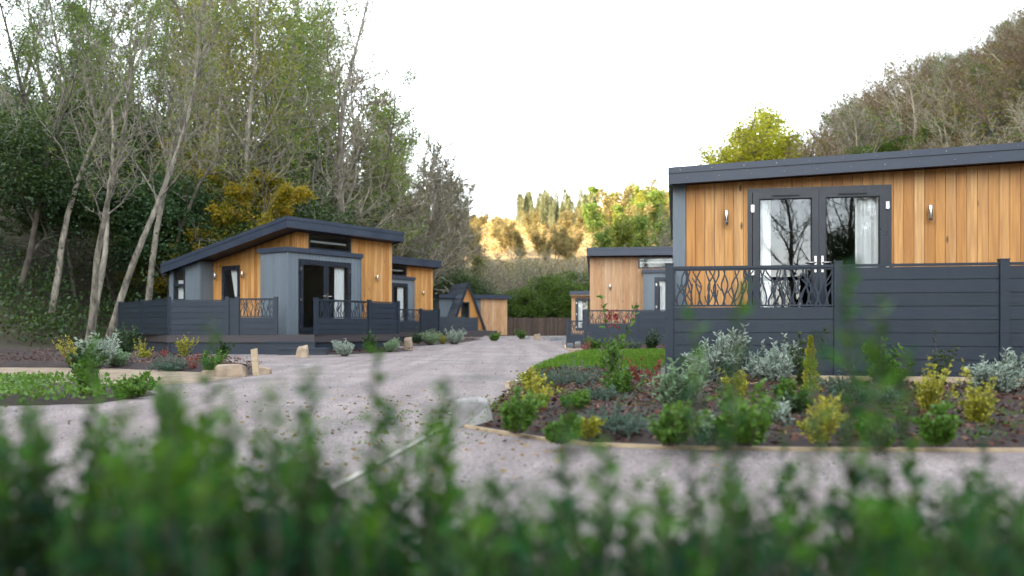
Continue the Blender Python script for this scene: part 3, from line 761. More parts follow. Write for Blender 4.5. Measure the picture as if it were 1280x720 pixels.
def screen_panel(m,L,z0,z1,seed,th=.006):
    """laser cut leaf pattern in local coords x along 0..L, y thickness"""
    rg=random.Random(seed); fr=.022
    m.box(0,L,-.012,.012,z0,z0+fr); m.box(0,L,-.012,.012,z1-fr,z1); m.box(0,fr,-.0115,.0115,z0+fr,z1-fr); m.box(L-fr,L,-.0115,.0115,z0+fr,z1-fr)
    H=z1-z0-2*fr; k=max(3,round(L/.050))
    def ribbon(pts,ws,yo):
        V=[];n=len(pts)
        for i,(x,z) in enumerate(pts):
            a=pts[max(0,i-1)];b=pts[min(n-1,i+1)]; dx,dz=b[0]-a[0],b[1]-a[1]; l=math.hypot(dx,dz)+1e-9; nx_,nz_=-dz/l*ws[i]/2,dx/l*ws[i]/2
            cl=lambda q:min(max(q,fr*.5),L-fr*.5)
            V+=[(cl(x-nx_),yo-th/2,z-nz_),(cl(x+nx_),yo-th/2,z+nz_),(cl(x+nx_),yo+th/2,z+nz_),(cl(x-nx_),yo+th/2,z-nz_)]
        Fs=[]
        for i in range(n-1):
            q=i*4
            for j in range(4): Fs.append((q+j,q+(j+1)%4,q+4+(j+1)%4,q+4+j))
        m.add(V,Fs)
    idx=0
    for i in range(k+1):
        x0=i*L/k+rg.uniform(-.012,.012); lean=rg.uniform(-.10,.10)+.07*math.sin(i*.9)
        ph=rg.uniform(-.5,.5)+(math.pi if i%2 else 0); am=rg.uniform(.017,.028); per=rg.uniform(1.1,1.6)
        pts=[];ws=[]
        n=18
        for j in range(n+1):
            q=j/n; pts.append((x0+lean*(q**1.4)+am*math.sin(ph+q*math.pi*2*per*.9),z0+fr*.5+(H+fr)*q)); ws.append(.019*(1-.3*q)+rg.uniform(0,.006))
        ribbon(pts,ws,-.004+.0013*(idx%7)); idx+=1
        if rg.random()<.9:  # a side vein crossing to the next stem
            s=rg.randint(1,11); e=min(n,s+rg.randint(4,6)); sg=rg.choice((-1,1))
            p0=pts[s]; p1=(pts[e][0]+sg*L/k*1.1,pts[e][1]); mid=((p0[0]*.35+p1[0]*.65),(p0[1]*.6+p1[1]*.4))
            pp=[]
            for j in range(7):
                q=j/6; pp.append(((1-q)**2*p0[0]+2*q*(1-q)*mid[0]+q*q*p1[0],(1-q)**2*p0[1]+2*q*(1-q)*mid[1]+q*q*p1[1]))
            ribbon(pp,[.014]*7,-.004+.0013*(idx%7)); idx+=1
def fence(label, runs, group='composite deck fences with leaf cut screens', first_post=True, seed=0):
    """runs: (p0,p1,kind,ztop,zbot)"""
    ox,oy=runs[0][0]; t=empty('deck_fence',(ox,oy,0)); tag(t,label,'fence',group)
    posts=[]
    for ri,(a,b,kind,zt,zb) in enumerate(runs):
        a=Vector(a);b=Vector(b);L=(b-a).length; ang=math.atan2(b.y-a.y,b.x-a.x); pw=.05
        h=.158; ztop=zt-.03
        zs = zt-.50 if kind=='screen' else ztop
        m=MB(); z=zs
        while z-h>zb-.08:
            z0=max(z-h,zb); m.box(pw,L-pw,-.018,.018,z0+.007,z-.006); m.box(pw,L-pw,-.006,.006,z0-.008,z0+.012); z-=h
            if z<=zb+.02: break
        o=m.build('board_panel',ANTH,t); o.location=(a.x-ox,a.y-oy,0); o.rotation_euler=(0,0,ang)
        if kind=='screen':
            m=MB(); screen_panel(m,L-2*pw,zs+.004,ztop,seed+ri); o=m.build('leaf_screen',ANTH,t); o.location=(a.x-ox+pw*math.cos(ang),a.y-oy+pw*math.sin(ang),0); o.rotation_euler=(0,0,ang)
        m=MB(); m.box(pw,L-pw,-.024,.024,zt-.028,zt+.004); o=m.build('top_rail',ANTH,t); o.location=(a.x-ox,a.y-oy,0); o.rotation_euler=(0,0,ang)
        for p in (a,b):
            for q in posts:
                if (q[0]-p).length<.06: q[1]=max(q[1],zt); q[2]=min(q[2],zb); break
            else: posts.append([p,zt,zb,ang])
    for p,zt,zb,ang in posts:
        m=MB(); m.box(-.048,.048,-.048,.048,zb,zt+.03); m.box(-.055,.055,-.055,.055,zt+.031,zt+.045)
        o=m.build('post',ANTH,t); o.location=(p.x-ox,p.y-oy,0); o.rotation_euler=(0,0,ang)
    return t
# near right cabin
def c0(u,v): return c0p(u,v)
deck('dark raised deck in front of the near right cabin',[c0(-.1,-1.28),c0(5.7,-1.28),c0(5.7,.0),c0(-.1,.0)],skirt=.1)
fence('near right deck fence, leaf cut screen then solid charcoal boards',[(c0(-.06,-1.31),c0(1.93,-1.31),'screen',1.49,.1),(c0(1.93,-1.31),c0(3.75,-1.31),'solid',1.49,.1),(c0(3.75,-1.31),c0(5.6,-1.31),'solid',1.49,.1)],seed=3)
fence('short side fence of the near right deck, running back to the cabin',[(c0(-.06,-1.2),c0(-.06,-.12),'screen',1.49,.52)],seed=30)
# pale lodge
def c4(x,v): return (3.01+.9936*x+.113*v, 32.4-.113*x+.9936*v)
deck('charcoal deck in front of the pale cedar lodge',[c4(-.25,-.95),c4(7,-.95),c4(7,0),c4(-.25,0)],skirt=.02)
fence('charcoal fence with a lower left end in front of the pale cedar lodge',[((2.09,31.6),(2.76,31.5),'screen',.97,.02),((2.76,31.5),c4(1.75,-1.0),'screen',1.36,.02),(c4(1.75,-1.0),c4(3.6,-1.0),'solid',1.36,.02),(c4(3.6,-1.0),c4(6,-1.0),'solid',1.36,.02)],seed=7)
# first left lodge
P1=(-5.25,22.5);P2=(-3.47,25.55)
def dk(off,label):
    sh=lambda p:(p[0]+off[0],p[1]+off[1])
    return sh
deck('dark deck wrapped around the nearest left lodge',[(-9.22,22.45),(-5.28,22.45),(-3.43,25.5),(-3.9,27.0),(-8,28.4),(-12.6,27.6)])
fence('left deck fence of the nearest left lodge, solid panels ending in a short screen',[((-12.6,27.0),(-10.9,24.75),'solid',1.50,.52),((-10.9,24.75),(-9.19,22.5),'solid',1.50,.52),((-9.19,22.5),(-7.62,22.5),'solid',1.46,.52),((-7.62,22.5),(-7.35,22.5),'solid',1.5,.52),((-7.35,22.5),(-6.32,22.5),'screen',1.5,.52)],seed=11)
sh=lambda p,o:(p[0]+o[0],p[1]+o[1])
def lerp(a,b,t): return (a[0]+(b[0]-a[0])*t,a[1]+(b[1]-a[1])*t)
fence('right deck fence of the nearest left lodge, a leaf screen beside a solid end panel',[(P1,lerp(P1,P2,.62),'screen',1.48,.52),(lerp(P1,P2,.62),P2,'solid',1.48,.52)],seed=15)
st=empty('deck_steps',(-5.75,22.2,0)); tag(st,'two blue grey steps up to the French doors of the nearest left lodge','steps')
for (x0,x1,y0,z) in ((-.75,.55,0,.36),(-.35,.95,-.32,.19)):
    m=MB(); m.box(x0,x1,y0-.06,y0+.20,z-.045,z); m.box(x0+.02,x1-.02,y0-.03,y0+.19,.0,z-.046); m.build('step',ANTH,st)
O2=(.2,12)
deck('dark deck in front of the second left lodge',[sh((-6.2,22.45),O2),sh((-5.28,22.45),O2),sh((-3.43,25.5),O2),sh((-3.9,27.0),O2),sh((-7,26),O2)])
fence('deck fence of the second left lodge, leaf screen and solid end panel',[(sh(P1,O2),sh(lerp(P1,P2,.62),O2),'screen',1.48,.52),(sh(lerp(P1,P2,.62),O2),sh(P2,O2),'solid',1.48,.52)],seed=19)
fence('plain charcoal deck fence around the far porch lodge',[((-5.35,58.9),(-3.35,59.0),'solid',1.42,.1),((-3.35,59.0),(-2.45,59.2),'solid',1.38,.1)],seed=23)

# brown paling fence across the end of the valley floor
pf=empty('paling_fence',(-3,63.5,0)); tag(pf,'weathered brown paling fence across the far end of the yard','fence')
m=MB(); rg=random.Random(3); x=0
while x<11:
    w=rg.uniform(.09,.12); h=1.42+rg.uniform(-.04,.03); m.box(x,x+w,rg.uniform(-.004,.004),.022,.02,h); x+=w+rg.uniform(.01,.03)
m.build('paling',BROWNF,pf)
for z in (.35,1.1): m=MB(); m.box(0,11,.024,.07,z,z+.09); m.build('rail',BROWNF,pf)
for i in range(5): m=MB(); m.box(i*2.7+.02,i*2.7+.12,.072,.17,0,1.5); m.build('post',BROWNF,pf)

# ---------------------------------------------------------------- stones, stake
import bmesh
def rock(name,label,x,y,sx,sy,sz,mat,seed,rz=0,z=0,cat='rock',group=None,n=16):
    rg=random.Random(seed); bm=bmesh.new()
    bmesh.ops.create_cube(bm,size=1)
    for v in bm.verts:
        top=v.co.z>0; k=.78 if top else 1.0
        v.co=Vector((v.co.x*k*rg.uniform(.72,1.08)*sx,v.co.y*k*rg.uniform(.72,1.08)*sy,(rg.uniform(.66,1.02) if top else -.12)*sz))
    bmesh.ops.triangulate(bm,faces=[f for f in bm.faces if rg.random()<.5])
    bmesh.ops.bevel(bm,geom=bm.edges[:],offset=min(sx,sy,sz)*.13,segments=2,affect='EDGES',profile=.6)
    bmesh.ops.triangulate(bm,faces=bm.faces[:]); bmesh.ops.subdivide_edges(bm,edges=bm.edges[:],cuts=2,use_grid_fill=True)
    for v in bm.verts: v.co+=v.co.normalized()*min(sx,sz)*.035*rg.uniform(-1,1)
    for f in bm.faces: f.smooth=True
    me=bpy.data.meshes.new(name); bm.to_mesh(me); bm.free(); me.materials.append(mat)
    o=link(name,me); o.location=(x,y,z); o.rotation_euler=(0,0,rz); tag(o,label,cat,group); return o
def rpx(label,px,py,wpx,hpx,mat,seed,rz=0,name='rock',cat='rock'):
    x,y=gnd(px,py); s=F/y; return rock(name,label,x,y,wpx/s,wpx/s*.75,hpx/s*1.05,mat,seed,rz,cat=cat)
rpx('pale grey angular rock at the corner of the mulched bed and the concrete strip',590,533,56,35,ROCK,5,.2)
rpx('upright tan block of stone at the foot of the deck steps',378,447,19,16,ROCKT,8)
rpx('tan standing stone at the corner of the second left lodge bed',510,438,12,18,ROCKT,12)
rpx('long brown flat stone beside the timber stake',288,471,46,16,ROCKT,14,.2)
rpx('small low brown stone just right of the timber stake',331,468,18,9,ROCKT,15)
rpx('thin flat stone left of the long brown stone',262,468,22,6,ROCKT,16)
rpx('small tan rock at the lawn edge by the yard',694,456,16,6,ROCKT,21)
rpx('flat orange brown rock at the near end of the far right bed',720,443,20,8,ROCKT,22,.5)
rpx('dark grey stacked block at the corner of the far right bed',713,437,10,9,ROCKD,23)
rpx('grey block beside the dark block at the far right bed',722,435,9,8,ROCK,24)
rpx('pale low block behind the dark block',708,431,12,6,ROCK,25)
rpx('rounded tan rock on the far edging, left one of the pair near the paling fence',671,424.5,10,8,ROCKT,26)
rpx('rounded grey rock on the far edging, right one of the pair near the paling fence',683,425,9,6,ROCK,27)
rpx('flat pale rock on the far edging below the paling fence',655,424,16,4,ROCK,28)
rpx('dark flat slab beside the low end of the far right fence',697,426,22,5,ROCKD,29)
x,y=gnd(321,470); m=MB(); m.hexa([(-.045,-.03,-.05),(.045,-.03,-.05),(.045,.03,-.05),(-.045,.03,-.05),(-.085,-.03,.40),(.0,-.03,.42),(.0,.03,.42),(-.085,.03,.40)])
o=m.build('timber_stake',TIMBER); o.location=(x,y,0); tag(o,'pale timber stake leaning left beside the long brown stone','stake')

# ---------------------------------------------------------------- garden plants
def ptube(tb,p0,d,L,r,rng,n=5,wob=.12,up=.0,k=4):
    P=[np.array(p0,float)]; d=np.array(d,float)
    for i in range(n):
        d=unit(d+rng.normal(0,wob,3)+np.array([0,0,up])); P.append(P[-1]+d*L/n)
    P=np.array(P); tb.add(P,np.linspace(r,r*.4,n+1),k); return P
def plant(kind,label,x,y,w,h,seed,z=.08,group=None,mats=None):
    rng=np.random.default_rng(seed); names={'silver':('silver_shrub',L_SILV),'sage':('sage_shrub',L_SILG),'gold':('gold_shrub',L_GY),'cone':('conical_conifer',L_GY),
      'green':('green_shrub',L_FRESH),'dark':('dark_shrub',L_IVY),'blue':('spreading_shrub',L_BLUE),'red':('red_leaved_shrub',L_RED),'mix':('young_tree',L_FRESH),'thin':('dark_sapling',L_DARK)}
    nm,mt=names[kind]; t=empty(nm,(x,y,z)); tag(t,label,'tree' if kind in('mix','thin') else 'shrub',group)
    tb=Tubes(); LP=[];LD=[]
    if kind in('cone',):
        ptube(tb,(0,0,-.05),(0,0,1),h*.95,.008,rng,6,.03); n=1500
        q=rng.random(n)**.8; zz=q*h; rr=w/2*(1-q)**.7*(.55+.45*np.sin(q*14+rng.random()*6)**2)*rng.random(n)**.35; a=rng.random(n)*6.28
        LP=np.column_stack([rr*np.cos(a),rr*np.sin(a),zz]); LD=np.column_stack([np.cos(a),np.sin(a),np.ones(n)*1.3]); LL=.022+.01*rng.random(n); WW=.014
        V,Q=leaves(LP,LD,LL,WW,rng)
    else:
        cfg={'silver':(95,.05,.016,1.05,34),'sage':(90,.05,.016,1.05,32),'gold':(46,.032,.023,.95,26),'green':(44,.046,.030,.95,26),'dark':(40,.05,.035,.95,26),'blue':(70,.036,.011,1.2,24),'red':(9,.05,.025,.5,12),'mix':(9,.055,.03,.5,16),'thin':(12,.04,.02,.35,24)}[kind]
        ns,ll,ww,spread,nl=cfg; bias=rng.random()*6.28
        sc=max(.8,min(2.5,max(w,h)/.45)); ll*=sc**.6; ww*=sc**.6
        for i in range(ns):
            a=rng.random()*6.28; s=rng.random()**.6*spread
            d=np.array([math.cos(a)*s*w/h*.62,math.sin(a)*s*w/h*.62,1.]); Ls=h*rng.uniform(.5,1.2)*(1-.2*s)*math.sqrt(d@d)*(1+.25*math.cos(a-bias))
            b=np.array([math.cos(a),math.sin(a),0])*w*.15*rng.random()
            P=ptube(tb,b-[0,0,.04],d,Ls,.004*sc,rng,6,.13,.12 if kind!='blue' else -.02,3)
            tt=rng.uniform(.15,1,nl)*6; i0=np.minimum(tt.astype(int),5); fr=(tt-i0)[:,None]
            pts=P[i0]*(1-fr)+P[i0+1]*fr; ax=unit(P[i0+1]-P[i0])
            side=unit(np.cross(ax,unit(rng.normal(size=(nl,3))))); LP.append(pts); LD.append(side+ax*rng.uniform(.3,1.1,(nl,1)))
        LP=np.concatenate(LP);LD=np.concatenate(LD); n=len(LP)
        V,Q=leaves(LP,LD,ll*rng.uniform(.6,1.25,n),ww*rng.uniform(.7,1.2,n),rng,six=True)
    tb.build('stems',BARK_D,t); np_mesh('foliage',V,Q,mt,t)
    if kind=='mix':
        n=46; P=rng.normal(0,1,(n,3))*[w*.14,w*.14,h*.07]+[0,0,h*.95]; V,Q=leaves(P,rng.normal(size=(n,3))+[0,0,.8],.055,.026,rng,six=True); o=np_mesh('red_shoot',V,Q,L_RED,t); o['label']='crimson new leaves at the tip'
    return t
seed=100
def pp(kind,label,px,py,wpx,hpx,z=.09):
    """py: image row of the plant's foot on ground of height z"""
    global seed; seed+=1
    Y=F*(CH-z)/(py-YH); py=min(py,549) if px>600 else py; Y=F*(CH-z)/(py-YH); k=(1.0 if kind=='green' else 1.14) if Y<14 and px>600 and kind!='thin' else 1.05; plant(kind,label,gx(px,Y),Y,k*wpx/F*Y,k*hpx/F*Y,seed,z)
for a in [
 ('silver','large silver grey shrub against the near deck fence, left of its neighbour',893,478,74,48),
 ('silver','low silver shrub between the largest silver shrub and the golden cone',965,479,66,36),
 ('gold','yellow green shrub in front of the two silver shrubs',921,498,36,32),
 ('sage','pale sage clump left of the yellow shrub, below the fence post',847,508,64,46),
 ('cone','narrow golden cone shaped conifer by the near deck fence',1013,492,24,62),
 ('gold','gold variegated shrub in the middle of the bed near the front edge',1024,548,54,44),
 ('green','bright green leafy shrub right of the golden conifer against the fence',1108,484,66,46),
 ('gold','upright yellow shrub near the right end of the bed',1162,520,40,58),
 ('blue','low blue green mound below the bright green shrub',1080,505,80,36),
 ('green','ferny green shrub near the front edge of the bed, below the sage clump',838,552,66,46),
 ('green','broad green shrub near the front edge, right of the ferny one',930,556,96,54),
 ('gold','small yellow shrub at the left end of the bed',668,514,40,34),
 ('green','green shrub just behind the grey rock',645,534,56,42),
 ('blue','thin silvery sprawling plant in the middle of the bed',768,534,76,26),
 ('blue','low grey green plant behind the thin silvery one',757,503,48,22),
 ('blue','blue green spreading shrub by the lawn edge',708,482,66,24),
 ('green','small bushy green shrub under the red tipped sapling',772,494,48,28),
 ('mix','young red tipped sapling standing by the lawn',767,484,40,78),
 ('gold','small yellow plant beside the short timber board',662,486,32,22),
 ('silver','small silver tuft in the middle of the bed, left of the gold variegated shrub',965,528,34,20),
 ('sage','sage tuft near the front edge between the two broad green shrubs',885,545,40,24),
 ('gold','low yellow green plant between the grey rock shrub and the front edge',735,540,34,18),
 ('green','fresh green fern near the gold conifer, on its left side',980,505,36,28),
 ('green','low lime green plant in the middle left of the bed',720,512,44,22),
 ('red','reddish leaved small shrub right of the red tipped sapling',818,486,36,34),
 ('red','small red shooted plant left of the sage clump',795,478,18,24),
 ('green','low green plant at the right end of the bed near the front',1172,556,50,40),
 ('thin','thin dark sapling in front of the solid fence panels',1002,488,26,76),
 ('thin','dark slim sapling behind the upright yellow shrub',1175,486,30,62),
 ('green','low green tuft between the gold variegated shrub and the right end',1098,552,60,30),
 ('dark','dark green low plant behind the gold variegated shrub',985,520,50,26),
 ('gold','golden shrub at the far right end of the bed, partly outside the yard view',1222,530,46,50),
 ('silver','silver shrub by the fence at the far right end',1242,492,60,40),
 ('green','small green clump at the left front edge of the bed',700,546,46,26),
]: pp(*a)
for a in [
 ('green','small green plant at the foot of the pale lodge fence, left of the others',743,437,22,14),
 ('red','little reddish shrub at the foot of the pale lodge fence',732,440,20,16),
 ('dark','dark green shrub at the foot of the pale lodge fence near the tall post',814,438,24,22),
 ('green','low green plant at the foot of the pale lodge fence in the middle',775,439,26,12),
 ('blue','grey green clump right of the middle plant below the pale lodge fence',793,437,22,16),
 ('silver','silver shrub beside the steps of the nearest left lodge',431,443,26,15),
 ('dark','dark green shrub below the leaf screen of the nearest left lodge',463,440,20,22),
 ('sage','grey green shrub at the corner of the nearest left lodge',488,438,18,13),
 ('dark','dark green shrub at the corner of the second left lodge bed',521,430,16,15),
 ('sage','pale green shrub in the second lodge bed, left of the yellow one',538,430,22,14),
 ('gold','yellow green shrub in the second lodge bed',553,429,18,12),
 ('silver','silver shrub at the right end of the second lodge bed',568,429,26,14),
 ('green','small green plant at the foot of the far porch lodge',618,425,20,8),
 ('green','small grassy plant by the paling fence',652,423,16,10),
 ('gold','yellow green sapling in the left bed in front of the dark deck',229,450,16,30),
 ('dark','dark green shrub touching the deck edge in the left bed',277,446,22,20),
 ('gold','yellow shrub at the left of the left bed, below the dark fence corner',180,452,22,24),
 ('dark','large dark shrub at the far left end of the dark fence',157,446,34,34),
 ('silver','silver grey shrub at the left end of the left bed',118,458,54,34),
 ('sage','sage green shrub right of the silver one in the left bed',146,456,34,20),
 ('red','reddish shrub in the middle of the left bed',207,450,18,18),
 ('blue','low spreading plant in the middle of the left bed',212,460,46,16),
 ('green','low green plant near the right end of the left bed',265,462,34,20),
 ('red','small red tinged plant near the right end of the left bed',242,460,20,18),
 ('dark','dark green shrub at the left end of the left bed near the sand',108,468,44,30),
 ('green','green leafy shrub at the left end of the creeping groundcover',112,492,44,36),
 ('gold','yellow shrub beside the silver one at the left end',92,456,30,30),
 ('green','low green plant on the right side of the creeping groundcover',165,492,50,20),
]: pp(*a,z=.06)

# ---------------------------------------------------------------- foreground hedge
def build_hedge():
    rng=np.random.default_rng(11); t=empty('hedge',(0,1.3,0)); tag(t,'leafy green hedge blurred across the whole foreground with upright shoots','hedge')
    tb=Tubes(); LP=[];LD=[];LS=[];YG=[]
    n=1750
    for i in range(n):
        x=rng.uniform(-2.6,2.6); y=rng.uniform(-.38,.42)
        Y=1.3+y; px=640+x/Y*F
        # wanted top row of the shoots: higher on the left
        top=float(np.interp(px,[-400,100,200,330,450,560,640,760,900,1000,1100,1180,1700],[525,545,525,552,612,612,648,650,640,645,645,635,610]))
        top+=rng.normal(14,34)
        if rng.random()<.04: top-=rng.uniform(20,90)
        if i>1000: top+=rng.uniform(40,160)
        h=CH-(top-YH)/F*Y
        h=min(max(h,.32),.80)
        z0=.03
        P=ptube(tb,(x+rng.normal(0,.02),y,z0),(rng.normal(0,.10),rng.normal(0,.10),1),h-z0,.0035,rng,8,.045,.03,3)
        P[:,2]*=h/max(P[-1,2],.1)
        nl=int((h-.2)/.021)*2
        tt=np.linspace(2.2,8,max(nl,4)); i0=np.minimum(tt.astype(int),7); fr=(tt-i0)[:,None]
        pts=P[i0]*(1-fr)+P[i0+1]*fr
        a=np.arange(len(tt))*math.pi+np.floor(np.arange(len(tt))/2)*math.pi/2+rng.random()*6
        d=np.column_stack([np.cos(a),np.sin(a),rng.uniform(.35,1.3,len(a))])
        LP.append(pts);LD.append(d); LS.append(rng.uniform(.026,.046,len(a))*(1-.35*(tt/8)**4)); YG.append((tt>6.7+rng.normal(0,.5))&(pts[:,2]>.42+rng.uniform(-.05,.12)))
    # named tall shoots seen against the yard and cabin
    for (px,top,Y,w) in ((1074,336,1.35,.95),(1108,380,1.3,.6),(905,368,1.4,.8),(860,400,1.45,.5),(1000,430,1.3,.45),(1088,420,1.2,.6),(240,478,1.3,1),(545,482,1.3,1),(365,470,1.35,.9),(470,505,1.3,1),(1150,440,1.5,.8),(735,560,1.2,1),(700,500,1.4,.8),(130,430,1.6,.8),(255,400,1.6,.7),(468,440,1.6,.5)):
        x=(px-640)/F*Y; h=CH-(top-YH)/F*Y; P=ptube(tb,(x,Y-1.3,.03),(rng.normal(0,.03),0,1),h-.03,.004,rng,10,.02,.05,3); 
        nl=int(52*w); tt=np.linspace(4,10,nl); i0=np.minimum(tt.astype(int),9); fr=(tt-i0)[:,None]; pts=P[i0]*(1-fr)+P[i0+1]*fr
        a=np.arange(nl)*math.pi+np.floor(np.arange(nl)/2)*1.57; d=np.column_stack([np.cos(a),np.sin(a),rng.uniform(.4,1.4,nl)])
        LP.append(pts);LD.append(d);LS.append(rng.uniform(.03,.046,nl)*(1-.3*(tt/10)**4)); YG.append(rng.random(nl)<tt/14)
    P=np.concatenate(LP);D=np.concatenate(LD);S=np.concatenate(LS)
    yg=np.concatenate(YG); 
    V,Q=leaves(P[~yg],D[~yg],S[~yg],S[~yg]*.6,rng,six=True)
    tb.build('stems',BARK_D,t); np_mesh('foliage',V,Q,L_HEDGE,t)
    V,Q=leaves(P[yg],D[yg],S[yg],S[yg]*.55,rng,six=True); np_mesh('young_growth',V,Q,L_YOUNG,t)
build_hedge()

# ---------------------------------------------------------------- trees
UP=np.array([0,0,1.])
MINR=[.011,.008]
def grow(rng,out,tips,p,d,L,r,lev,cfg):
    c=cfg[lev]; n=c.get('n',5); P=[p]; dirs=[]
    for i in range(n):
        d=unit(d+rng.normal(0,c['wob'],3)+UP*c.get('up',0)); P.append(P[-1]+d*L/n); dirs.append(d)
    P=np.array(P); tp=c.get('taper',.25); rad=r*(1-(1-tp)*np.linspace(0,1,n+1)); out[lev].append((P,np.maximum(rad,MINR[0] if lev<3 else MINR[1])))
    if lev+1<len(cfg):
        k=max(1,int(c['kids']*rng.uniform(.75,1.25))); az=rng.random()*6.28
        for j in range(k):
            t=c['t0']+(1-c['t0'])*((j+rng.random())/k); f=t*n; i0=min(int(f),n-1); fr=f-i0
            q=P[i0]*(1-fr)+P[i0+1]*fr; dd=dirs[i0]; az+=2.4+rng.normal(0,.5)
            ref=np.array([1,0,0.]) if abs(dd[0])<.8 else np.array([0,1.,0]); a=unit(np.cross(dd,ref)); b=np.cross(dd,a)
            an=c['ang']*rng.uniform(.75,1.25); nd=dd*math.cos(an)+(a*math.cos(az)+b*math.sin(az))*math.sin(an)
            grow(rng,out,tips,q,nd,L*c['ratio']*rng.uniform(.7,1.2)*(1-c.get('shr',.5)*(t-c['t0'])/(1-c['t0']+1e-6)),max(.006,(r*(1-(1-tp)*t))*c.get('rr',.55)),lev+1,cfg)
    if lev>=2 or lev+1==len(cfg): tips.append(P)
def tree_template(name,H,cfg,seed,bark,twig,leafm=None,nleaf=0,lsize=.12,lw=None,trunk_r=None,stems=1,lean=(0,0),ivy=0,shape=None,lowlev=1,sprd=.35,droop=0):
    rng=np.random.default_rng(seed); t=empty(name)
    out=[[] for _ in cfg]; tips=[]
    for s in range(stems):
        a=s*2.4; d=np.array([lean[0]+(.16*math.cos(a) if stems>1 else 0),lean[1]+(.16*math.sin(a) if stems>1 else 0),1.])
        grow(rng,out,tips,np.array([.35*math.cos(a)*(stems>1),.35*math.sin(a)*(stems>1),-.4]),unit(d),H*(1 if s==0 else rng.uniform(.8,.98)),trunk_r or H*.013,0,cfg)
    tb=Tubes()
    for lv in range(0,min(lowlev+1,len(cfg))):
        for P,r in out[lv]: tb.add(P,r,7 if lv==0 else 4)
    tb.build('trunk',bark,t)
    if len(cfg)>lowlev+1:
        tw=Tubes()
        for lv in range(lowlev+1,len(cfg)):
            for P,r in out[lv]: tw.add(P,r,3)
        tw.build('branches',twig,t)
    V=[];Q=[];nv=0
    if leafm is not None and nleaf:
        if shape is not None: LP,LD=shape(rng,nleaf,H)
        else:
            i=rng.integers(0,len(tips),nleaf); LP=np.empty((nleaf,3))
            # clumping: some tips get more
            wgt=rng.random(len(tips))**3; i=rng.choice(len(tips),nleaf,p=wgt/wgt.sum())
            for k,ti in enumerate(i):
                P=tips[ti]; j=rng.integers(0,len(P)-1); f=rng.random(); LP[k]=P[j]*(1-f)+P[j+1]*f
            LP+=rng.normal(0,sprd*.35,LP.shape); LD=rng.normal(size=LP.shape)+[0,0,-droop]
        s=lsize*rng.uniform(.6,1.3,len(LP)); v,q=leaves(LP,LD,s,s*(lw or .65),rng); np_mesh('crown',v,q,leafm,t)
    if ivy:
        n=int(1400*ivy); P0,r0=out[0][0]; f=rng.random(n)*(len(P0)-1)*.62; j=f.astype(int); fr=(f-j)[:,None]; c=P0[j]*(1-fr)+P0[j+1]*fr
        a=rng.random(n)*6.28; rr=(.22+.28*rng.random(n)+.18*np.sin(c[:,2]*1.7))*1.0
        LP=c+np.column_stack([np.cos(a)*rr,np.sin(a)*rr,np.zeros(n)]); s=.11*rng.uniform(.7,1.4,n); v,q=leaves(LP,np.column_stack([np.cos(a),np.sin(a),rng.normal(0,.6,n)]),s,s*.9,rng); np_mesh('ivy',v,q,L_IVY,t)
    t['H']=float(H); return t
CF_TALL=[dict(n=10,wob=.07,up=.03,kids=22,t0=.28,ang=.75,ratio=.27,shr=.55,rr=.45,taper=.12),dict(n=6,wob=.16,up=.09,kids=8,t0=.2,ang=.7,ratio=.42,rr=.5),dict(n=5,wob=.2,up=.05,kids=6,t0=.1,ang=.65,ratio=.45,rr=.55),dict(n=3,wob=.25,up=.03)]
CF_UPR=[dict(n=10,wob=.09,up=.04,kids=26,t0=.15,ang=.55,ratio=.30,shr=.6,rr=.45,taper=.12),dict(n=6,wob=.15,up=.12,kids=8,t0=.15,ang=.55,ratio=.42,rr=.5),dict(n=5,wob=.2,up=.06,kids=6,t0=.1,ang=.6,ratio=.45,rr=.55),dict(n=3,wob=.25,up=.03)]
CF_SCRUB=[dict(n=5,wob=.16,up=.02,kids=9,t0=.15,ang=.6,ratio=.5,shr=.3,rr=.6,taper=.3),dict(n=5,wob=.18,up=.08,kids=8,t0=.15,ang=.6,ratio=.5,rr=.6),dict(n=4,wob=.22,up=.04,kids=4,t0=.1,ang=.6,ratio=.5,rr=.6),dict(n=3,wob=.2,up=.02)]
CF_BUSH=[dict(n=5,wob=.12,up=.02,kids=8,t0=.1,ang=.8,ratio=.6,shr=.4,rr=.6,taper=.3),dict(n=4,wob=.18,up=.05,kids=9,t0=.2,ang=.7,ratio=.45,rr=.6),dict(n=3,wob=.2,up=.0)]
def blobs(k,ax,zc,rz,r0,clump):
    def f(rng,n,H):
        C=[]
        for i in range(k):
            v=unit(rng.normal(size=3)); v[2]=abs(v[2])*1.1-.45; rr=rng.uniform(.55,1.0); C.append((v[0]*ax*H*rr,v[1]*ax*H*rr,zc*H+v[2]*rz*H*rr))
        C=np.array(C); i=rng.integers(0,k,n); d=unit(rng.normal(size=(n,3))); rad=(rng.random(n)**.33)*clump*H*(.6+.7*rng.random(k)[i])
        P=C[i]+d*rad[:,None]*[1,1,.75]; P[:,2]=np.maximum(P[:,2],.05*H); return P,d+rng.normal(0,.7,d.shape)+[0,0,-.2]
    return f
def conif(rng,n,H):
    q=rng.random(n)**.7; tiers=22; q=(np.floor(q*tiers)+rng.random(n)**2*.7)/tiers; a=rng.random(n)*6.28; a=np.where(rng.random(n)<.7,np.round(a*1.75+q*7)/1.75+rng.normal(0,.12,n),a)
    rr=(1-q)**.5*.20*H*rng.random(n)**.6*(.75+.35*np.sin(a*3+q*9)*np.sin(q*23+a)); z=.14*H+q*.86*H-rr*.25
    return np.column_stack([rr*np.cos(a),rr*np.sin(a),z]),np.column_stack([np.cos(a),np.sin(a),rng.normal(-.2,.4,n)])
T={}
CF_HERO=[dict(n=12,wob=.06,up=.04,kids=13,t0=.38,ang=.6,ratio=.22,shr=.5,rr=.4,taper=.12)]+CF_TALL[1:]
